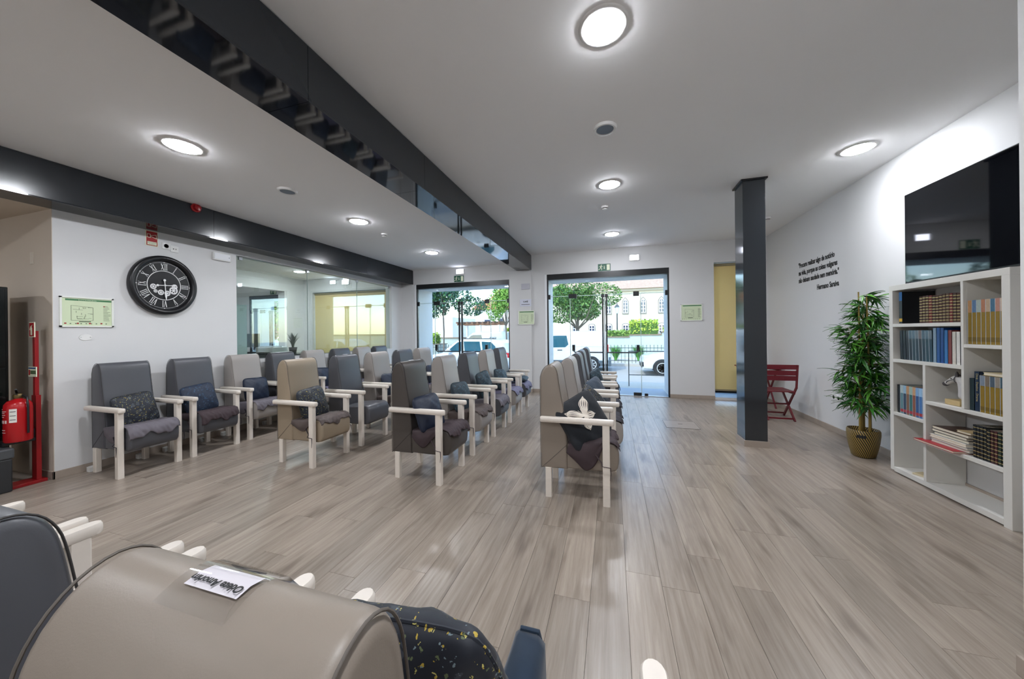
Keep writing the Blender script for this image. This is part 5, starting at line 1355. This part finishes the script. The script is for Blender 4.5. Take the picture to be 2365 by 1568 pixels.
car('estate_car', 'white estate car parked beyond the left glass door', 'car', (-8.35, 14.1, ZS), 1.74,
    [(0.0, 0.32), (0.0, 0.58), (0.12, 0.70), (0.6, 0.80), (1.15, 0.90), (4.0, 0.96), (4.20, 0.90), (4.26, 0.60), (4.22, 0.30), (3.0, 0.24), (1.2, 0.24)],
    [(1.05, 0.88), (1.45, 1.20), (1.80, 1.43), (2.15, 1.50), (3.40, 1.49), (3.78, 1.43), (4.02, 1.18), (4.16, 0.92)], 0.77,
    [[(1.42, 0.97), (1.50, 1.08), (1.86, 1.36), (2.06, 1.39), (2.12, 0.98)], [(2.20, 0.98), (2.16, 1.40), (2.90, 1.40), (2.96, 0.99)], [(3.04, 1.0), (3.0, 1.39), (3.42, 1.37), (3.62, 1.18), (3.62, 1.02)]],
    (0.80, 3.42), 0.315, [('door_handle', M_cblk, (2.02, 2.2, -0.885, -0.865, 0.82, 0.85)), ('door_handle', M_cblk, (2.84, 3.02, -0.885, -0.865, 0.83, 0.86)), ('mirror', M_carw, (1.42, 1.58, -0.98, -0.84, 0.92, 1.04)), ('tail_lamp', M_lamp_r, (4.1, 4.24, -0.86, -0.70, 0.72, 0.92)), ('head_lamp', M_lamp_w, (0.02, 0.25, -0.86, -0.6, 0.60, 0.72)), ('roof_rail', M_cblk, (2.1, 3.6, -0.62, -0.58, 1.495, 1.53))])
VB = [(0.0, 0.30), (0.0, 0.66), (0.10, 0.82), (0.60, 0.98), (0.95, 1.08), (1.45, 1.50), (1.80, 1.74), (2.2, 1.80), (4.05, 1.80), (4.16, 1.74), (4.22, 1.2), (4.24, 0.32), (2.5, 0.26), (1.0, 0.26)]
VW = [[(1.22, 1.06), (1.34, 1.22), (1.70, 1.54), (1.86, 1.60), (2.42, 1.60), (2.50, 1.20), (2.36, 1.08)]]
VP = [('door_handle', M_cblk, (2.0, 2.22, -0.90, -0.87, 0.93, 0.97)), ('mirror', M_cblk, (1.08, 1.26, -1.02, -0.87, 1.02, 1.26)), ('side_moulding', mat('moulding_grey', '4a565e', 0.5), (1.1, 4.0, -0.90, -0.868, 0.36, 0.50)), ('tail_lamp', M_lamp_r, (4.1, 4.235, -0.875, -0.80, 0.85, 1.2)), ('rear_bumper', mat('moulding_grey', '4a565e', 0.5), (3.9, 4.34, -0.86, 0.86, 0.26, 0.52)), ('slide_rail', mat('rail_grey', 'b4b8bc', 0.4), (2.5, 4.0, -0.885, -0.872, 1.10, 1.125)), ('head_lamp', M_lamp_w, (0.03, 0.35, -0.86, -0.6, 0.66, 0.84)), ('roof_groove', mat('rail_grey', 'b4b8bc', 0.4), (2.3, 3.9, -0.82, -0.78, 1.797, 1.81))]
van = car('delivery_van', 'white panel van parked beyond the right glass door', 'van', (-4.38, 16.0, ZS), 1.76, VB, None, 0.882, VW, (0.85, 3.52), 0.325, VP)
v2 = copy_tree(van); v2.location = (-10.6, 21.2, -0.36); tag(v2, 'farther white van behind the railing, lettered on its side', 'van')
o = text('side_lettering', 'SKI', 0.34, mat('lettering_dark', '3a4a58', 0.5), v2, (3.0, -0.886, 1.22), 0, 'LEFT', 0.002, 0.006); o.rotation_euler = (PI/2, 0, 0)
car('hatchback', 'white hatchback with its front wheel showing at the right door', 'car', (1.16, 15.05, ZS), 1.76,
    [(0.02, 0.26), (0.0, 0.50), (0.06, 0.70), (0.35, 0.82), (1.0, 0.93), (3.7, 0.98), (3.95, 0.90), (4.02, 0.60), (3.98, 0.28), (2.5, 0.22), (1.2, 0.22)],
    [(0.95, 0.90), (1.40, 1.22), (1.75, 1.44), (2.1, 1.50), (3.0, 1.48), (3.5, 1.36), (3.85, 0.95)], 0.78,
    [[(1.38, 0.99), (1.85, 1.37), (2.05, 1.40), (2.1, 0.99)], [(2.18, 0.99), (2.15, 1.40), (2.85, 1.39), (3.1, 1.0)]],
    (0.72, 3.30), 0.315, [('head_lamp', M_lamp_w, (0.04, 0.42, -0.87, -0.6, 0.62, 0.80)), ('fog_lamp', M_cblk, (-0.01, 0.20, -0.86, -0.55, 0.36, 0.54)), ('mirror', M_carw, (1.36, 1.52, -1.0, -0.86, 0.94, 1.06)), ('lower_grille', M_cblk, (-0.02, 0.04, -0.5, 0.5, 0.30, 0.44))])

# railing in front of the retaining wall
M_iron = mat('iron_grey', '3c4548', 0.6)
rl = thing('iron_railing', 'dark iron railing along the far side of the street', 'railing', (0, 18.6, -0.31))
for z in (0.12, 0.80): MB().box(-16, 9, -0.015, 0.015, z, z+0.03).build('rail', M_iron, rl)
BARM = MB().box(-0.010, 0.010, -0.010, 0.010, 0.0, 0.92).raw([(-0.018, -0.018, 0.92), (0.018, -0.018, 0.92), (0.018, 0.018, 0.92), (-0.018, 0.018, 0.92), (0, 0, 1.0)], [(0, 1, 4), (1, 2, 4), (2, 3, 4), (3, 0, 4)]).mesh('bar', M_iron)
for k in range(140):
    x = -15.9 + k*0.178
    o = bpy.data.objects.new('bar', BARM); COL.objects.link(o); o.parent = rl; o.location = (x, 0, 0)
# retaining wall with planters
M_ret = mat('retaining_render', 'a9b2aa', 0.9, noise=0.08, nscale=1.5)
rw = thing('retaining_wall', 'pale rendered retaining wall with planters across the street', 'wall', (0, 22.6, -0.35))
MB().box(-30, 1.1, 0, 0.5, 0, 1.33).build('lower_section', M_ret, rw); MB().box(1.1, 3.0, 0, 0.5, 0, 1.46).build('middle_section', M_ret, rw); MB().box(3.0, 14, 0, 0.5, 0, 1.62).build('upper_section', M_ret, rw)
for (a, b, z) in ((-30, 1.1, 1.33), (1.1, 3.0, 1.46), (3.0, 14, 1.62)): MB().box(a, b-0.01, -0.06, 0.56, z, z+0.07).build('coping', mat('coping_brown', '7c6a58', 0.8), rw)
def leaf_cloud(n, rx, ry, rz_, size, seed, shape='ball', jitter=0.16):
    rd = random.Random(seed); m = MB()
    lob = [(rd.uniform(-0.6, 0.6), rd.uniform(-0.6, 0.6), rd.uniform(-0.5, 0.6), rd.uniform(0.35, 0.6)) for _ in range(9)]
    for i in range(n):
        if shape == 'ball':
            L = rd.choice(lob)
            while True:
                p = Vector((rd.uniform(-1, 1), rd.uniform(-1, 1), rd.uniform(-1, 1)))
                if 0.25 < p.length < 1: break
            p = p.normalized()*(p.length**0.5)
            c = Vector((L[0]+p.x*L[3], L[1]+p.y*L[3], L[2]+p.z*L[3])); c = Vector((c.x*rx, c.y*ry, c.z*rz_))
        else:
            c = Vector((rd.uniform(-rx, rx), rd.uniform(-ry, ry), rd.uniform(-rz_, rz_)*(0.8+0.2*math.sin(rd.uniform(0, 6)))))
        a = Vector((rd.gauss(0, 1), rd.gauss(0, 1), rd.gauss(0, 1))).normalized(); b = a.cross(Vector((rd.gauss(0, 1), rd.gauss(0, 1), rd.gauss(0, 1)))).normalized()
        s = size*rd.uniform(0.6, 1.3)
        m.face([c-a*s, c+b*s*0.45, c+a*s, c-b*s*0.45])
    return m
def two_tone(m, root, nm, cols, seed):
    """split a leaf cloud over materials so the crown is not one flat green"""
    rd = random.Random(seed); k = len(cols); m.mi = [rd.randrange(k) for _ in m.f]
    o = m.build(nm, [mat('foliage_' + c, c, 0.6) for c in cols], root); o['kind'] = 'stuff'; return o
def tree(label, x, y, z0, trunk_h, rx, ry, rz_, n, size, cols, seed, cz=None, name='street_tree', tr=1.0):
    t = thing(name, label, 'tree', (x, y, z0), group='trees across the street'); cz = cz if cz is not None else trunk_h + rz_*0.7
    br = MB(); br.tube([(0, 0, 0), (0.03, 0.02, trunk_h*0.6), (0.0, 0, trunk_h), (0.05, 0, cz)], [0.13*tr, 0.11*tr, 0.10*tr, 0.04*tr], 8)
    rd = random.Random(seed)
    for k in range(7):
        a = 2*PI*k/7+rd.random(); br.tube([(0, 0, trunk_h*0.95), (math.cos(a)*rx*0.35, math.sin(a)*ry*0.35, trunk_h+0.4*rz_), (math.cos(a)*rx*0.7, math.sin(a)*ry*0.7, cz+rd.uniform(-0.2, 0.4)*rz_)], [0.06*tr, 0.04*tr, 0.012*tr], 6)
    br.build('trunk', mat('bark', '6b6054', 0.9, noise=0.3, nscale=12), t, smooth=60)
    c = leaf_cloud(n, rx, ry, rz_, size, seed); o = two_tone(c, t, 'crown', cols, seed); o.location = (0, 0, cz)
    return t
G1 = ('3f6a2c', '587f36', '2c5228', '6f9244'); G2 = ('24503f', '2f6048', '1d4438', '4d7a3a'); G3 = ('6f9a3a', '86b04a', '4f7f30', '9ab95a')
tree('broad leafy tree left in the right door view', -2.35, 24.4, -0.35, 2.0, 2.9, 2.4, 1.85, 11000, 0.10, G1, 11, 4.05)
tree('dark leafy tree filling the upper left door', -9.1, 16.9, -0.35, 3.0, 2.15, 1.8, 1.25, 9000, 0.085, G2, 12, 3.75, tr=0.4)
tree('slender light green tree at the right of the left door', -6.25, 19.6, -0.35, 2.2, 1.05, 1.0, 1.65, 5500, 0.08, G3, 13, 3.85, tr=0.5)
tree('yellow-green tree seen through the office', -17.3, 12.9, -0.35, 1.0, 1.6, 1.6, 1.5, 3500, 0.14, ('8fa83a', 'a9b84a', '6f8f44', 'b58a7a'), 14, 2.7)
def hedge(label, x, y, z, rx, ry, rz_, n, cols, seed):
    t = thing('hedge', label, 'hedge', (x, y, z), group='planted hedges')
    MB().box(-rx*0.92, rx*0.92, -ry*0.8, ry*0.8, 0, rz_*1.5).build('stems', mat('hedge_core', '3c5a20', 0.9), t)
    o = two_tone(leaf_cloud(n, rx, ry, rz_, 0.09, seed, 'box'), t, 'foliage', cols, seed); o.location = (0, 0, rz_)
    return t
YG = ('a9c23a', 'c4d24e', '86a82e', '6a8f28')
hedge('tall yellow-green hedge on the retaining wall', 1.95, 22.9, 1.185, 0.85, 0.35, 0.48, 1800, YG, 21)
hedge('low green planting left of the lamp post', 0.35, 22.9, 1.055, 0.74, 0.3, 0.20, 900, ('7fa045', '9cb557', '5f8236'), 22)
hedge('low yellow planting at the far right', 4.0, 22.9, 1.345, 0.9, 0.3, 0.15, 700, YG, 23)
hedge('round yellow shrub in the left door view', -11.4, 19.4, 0.705, 0.55, 0.45, 0.36, 1000, YG, 24)
hedge('long yellow hedge mirrored in the glass partition', -5.6, 22.9, 1.055, 1.6, 0.3, 0.35, 1500, YG, 25)
for i, (x, n) in enumerate(((0.2, 'left'), (1.45, 'middle'), (3.1, 'right'))): blades_plant('flower_bed_grass', 'tuft of green leaves behind the railing, ' + n, 'plant', (x, 20.2, -0.33), 420, 1.15, ('4f9a3a', '6fb045', '3c7f30'), 0.60, 30+i)
blades_plant('ornamental_grass', 'spiky orange and green plant outside the right door', 'plant', (-1.05, 11.0, -0.27), 150, 0.95, ('c79a4a', '8fae4a', '6f8f3a'), 0.40, 41)
blades_plant('ornamental_grass', 'dry spiky plant outside the left door', 'plant', (-2.95, 10.9, -0.26), 140, 0.8, ('c9a766', 'a08a4a', '7f9444'), 0.35, 42)
pl_ = thing('planter_box', 'pale stone planter under the yellow shrub in the left door view', 'planter', (-11.4, 19.4, -0.31)); MB().box(-0.9, 0.9, -0.55, 0.55, 0, 0.98).build('body', M_ret, pl_); MB().box(-0.95, 0.95, -0.6, 0.6, 0.98, 1.01).build('rim', mat('coping_brown', '7c6a58', 0.8), pl_)
lp = thing('street_lamp', 'dark lantern street lamp before the cream building', 'lamp', (0.36, 24.0, -0.35))
MB().lathe([(0.12, 0), (0.10, 0.3), (0.045, 0.5), (0.04, 2.9), (0.06, 2.95)], 14).build('pole', M_iron, lp, smooth=40)
MB().lathe([(0.06, 2.95), (0.10, 3.05), (0.16, 3.38), (0.10, 3.38)], 6).build('lantern', mat('lantern_glass', 'c9d2d4', 0.2), lp); MB().lathe([(0.19, 3.38), (0.08, 3.54), (0.02, 3.60), (0.03, 3.66), (0, 3.72)], 6).build('lantern_roof', M_iron, lp)

# cream building with pointed windows
M_cr = mat('cream_render', 'c2baa6', 0.9, noise=0.04, nscale=0.8); M_trim = mat('stone_trim', '77726a', 0.9); M_wp = mat('window_pane_blue', '1d2942', 0.1, spec=0.8); M_wf = mat('window_frame_white', 'e8e8e4', 0.5)
chb = thing('cream_building', 'cream building with pointed windows and tiled roof', 'building', (2, 36, -0.35))
MB().box(-9.5, 9.5, 0, 9, 0, 5.95).build('wall', M_cr, chb); MB().box(-9.7, 9.7, -0.25, 0.0, 5.80, 6.02).build('cornice', mat('cornice_stone', 'b0a898', 0.9), chb)
rf = MB(); rf.raw([(-10, -0.5, 6.02), (10, -0.5, 6.02), (10, 9.5, 6.02), (-10, 9.5, 6.02), (-6, 4.5, 8.9), (6, 4.5, 8.9)], [(0, 1, 5, 4), (1, 2, 5), (2, 3, 4, 5), (3, 0, 4), (0, 3, 2, 1)])
rf.build('roof', mat('roof_tiles', 'a48a78', 0.9, noise=0.5, nscale=6, bump=0.6, bscale=9), chb)
def arch_window(x, z0, z1, w, pointed):
    pts = [(-w/2, z0)] ; zs = z1-(w*0.85 if pointed else w*0.25)
    R = []
    if pointed:
        for k in range(7): f = k/6; R.append((w/2*(1-f**1.5), zs+(z1-zs)*f))
    else:
        for k in range(7): f = k/6; R.append((w/2*math.cos(f*PI/2), zs+(z1-zs)*math.sin(f*PI/2)))
    poly = [(-w/2, z0), (w/2, z0)] + R + [(-a, b) for a, b in R[::-1][1:]]
    def off(s): return [(x-2+a*s, z0+(z1-z0)/2+(b-z0-(z1-z0)/2)*(1+(s-1)*0.6)) for a, b in poly]
    m = MB(); ypoly(m, off(1.32), -0.08, 0.02); wn = m.build('window', M_trim, chb)
    m = MB(); ypoly(m, off(1.08), -0.10, -0.07); m.build('frame', M_wf, wn)
    for sx in (-1, 1):
        for k in range(3):
            a = z0 + (zs-z0)*k/3 + 0.03; b = z0 + (zs-z0)*(k+1)/3 - 0.03
            MB().box(x-2+sx*w*0.26-w*0.17, x-2+sx*w*0.26+w*0.17, -0.125, -0.09, a, b).build('pane', M_wp, wn)
        if pointed:
            m = MB(); ypoly(m, [(x-2+sx*w*0.08, zs+0.03), (x-2+sx*w*0.42, zs+0.03), (x-2+sx*w*0.10, zs+(z1-zs)*0.72)], -0.125, -0.09); m.build('pane', M_wp, wn)
for x in (-3.7, -2.0, -0.3, 1.35, 3.05, 4.75, 6.4): arch_window(x, 3.60, 5.05, 0.46, True); arch_window(x, 1.5, 2.45, 0.50, False)

# houses beyond the left door
M_hw = mat('house_white', 'd6d4ce', 0.9); M_or = mat('orange_tiles', 'b9764c', 0.9, noise=0.15, nscale=8)
def house(label, x, y, w, d, h, gable, wins, roofed=True, wallm=None):
    t = thing('house', label, 'house', (x, y, -0.35), group='houses across the street')
    MB().box(-w/2, w/2, 0, d, 0, h).build('wall', wallm or M_hw, t)
    if roofed:
        MB().raw([(-w/2-0.3, -0.4, h), (w/2+0.3, -0.4, h), (w/2+0.3, d/2, h+gable), (-w/2-0.3, d/2, h+gable), (w/2+0.3, d+0.4, h), (-w/2-0.3, d+0.4, h)], [(0, 1, 2, 3), (3, 2, 4, 5), (1, 4, 2), (0, 3, 5), (0, 5, 4, 1)]).build('roof', M_or, t)
    for (wx, wz, ww, wh) in wins:
        f = MB().box(wx-ww/2, wx+ww/2, -0.05, 0.0, wz, wz+wh).build('window', mat('window_frame_grey', '6f7a80', 0.6), t)
        MB().box(wx-ww/2+0.06, wx+ww/2-0.06, -0.07, -0.05, wz+0.06, wz+wh-0.06).build('pane', M_wp, f)
    return t
house('white house with orange roof beyond the left door', -11.2, 33.0, 5.6, 6, 4.2, 1.3, [(-1.35, 2.5, 0.7, 0.6), (0.15, 2.6, 0.6, 0.6), (1.7, 2.55, 0.6, 0.6)])
hg = house('taller white gabled house behind the orange-roofed one', -12.4, 40.2, 4.0, 5, 6.2, 0.4, [(1.2, 4.9, 0.5, 0.9)], False)
MB().raw([(-2, 0, 6.2), (2, 0, 6.2), (0, 0, 8.0), (-2, 5, 6.2), (2, 5, 6.2), (0, 5, 8.0)], [(0, 1, 2), (3, 5, 4), (0, 2, 5, 3), (1, 4, 5, 2)]).build('gable', M_hw, hg)
MB().raw([(-2.3, -0.3, 6.0), (0, -0.3, 8.15), (0, 5.3, 8.15), (-2.3, 5.3, 6.0), (-2.3, -0.3, 6.15), (0, -0.3, 8.3), (0, 5.3, 8.3), (-2.3, 5.3, 6.15)], [(0, 1, 2, 3), (4, 7, 6, 5), (0, 4, 5, 1), (3, 2, 6, 7), (0, 3, 7, 4), (1, 5, 6, 2)]).build('roof', M_or, hg)
house('blank white building at the far left of the left door view', -16.6, 26.0, 7.0, 5, 3.1, 0.4, [], False)
house('orange house seen through the office', -23.6, 11.6, 3.0, 5, 6.0, 0.8, [(0.8, 3.0, 0.9, 1.2)], True, mat('house_orange', 'd9a074', 0.9))
house('white house seen through the office', -19.2, 17.5, 4.5, 5, 4.0, 0.8, [(-1.0, 2.2, 0.8, 1.0), (0.6, 2.2, 0.8, 1.0)], True)
# pergola
pg = thing('pergola', 'brown timber pergola beyond the left door', 'pergola', (-9.1, 22.2, -0.35)); M_tim = mat('timber_brown', '7a5a44', 0.8)
MB().box(-1.7, 1.7, -0.06, 0.06, 2.28, 2.40).build('beam', M_tim, pg); MB().box(-1.7, 1.7, 1.2, 1.3, 2.28, 2.40).build('beam', M_tim, pg)
for k in range(9): MB().box(-1.6+k*0.40-0.05, -1.6+k*0.40+0.05, -0.35, 1.6, 2.40, 2.52).build('rafter', M_tim, pg)
for x, y in ((-1.5, 0), (0.1, 0), (1.5, 0), (-1.5, 1.25), (1.5, 1.25)): MB().box(x-0.06, x+0.06, y-0.06, y+0.06, 0, 2.28).build('post', M_hw, pg)
# handrail just outside the right door
hr = thing('handrail', 'thin dark handrail outside the right glass door', 'handrail', (0.42, 9.3, -0.055))
MB().tube([(0, 0, 0), (0, 0, 0.92)], 0.012, 8).build('post', M_iron, hr); MB().tube([(0, 0, 0.92), (1.4, 0, 0.92)], 0.012, 8).build('rail', M_iron, hr); MB().tube([(0, 0, 0.30), (1.4, 0, 0.30)], 0.010, 8).build('rail', M_iron, hr); MB().tube([(1.4, 0, 0), (1.4, 0, 0.92)], 0.012, 8).build('post', M_iron, hr)
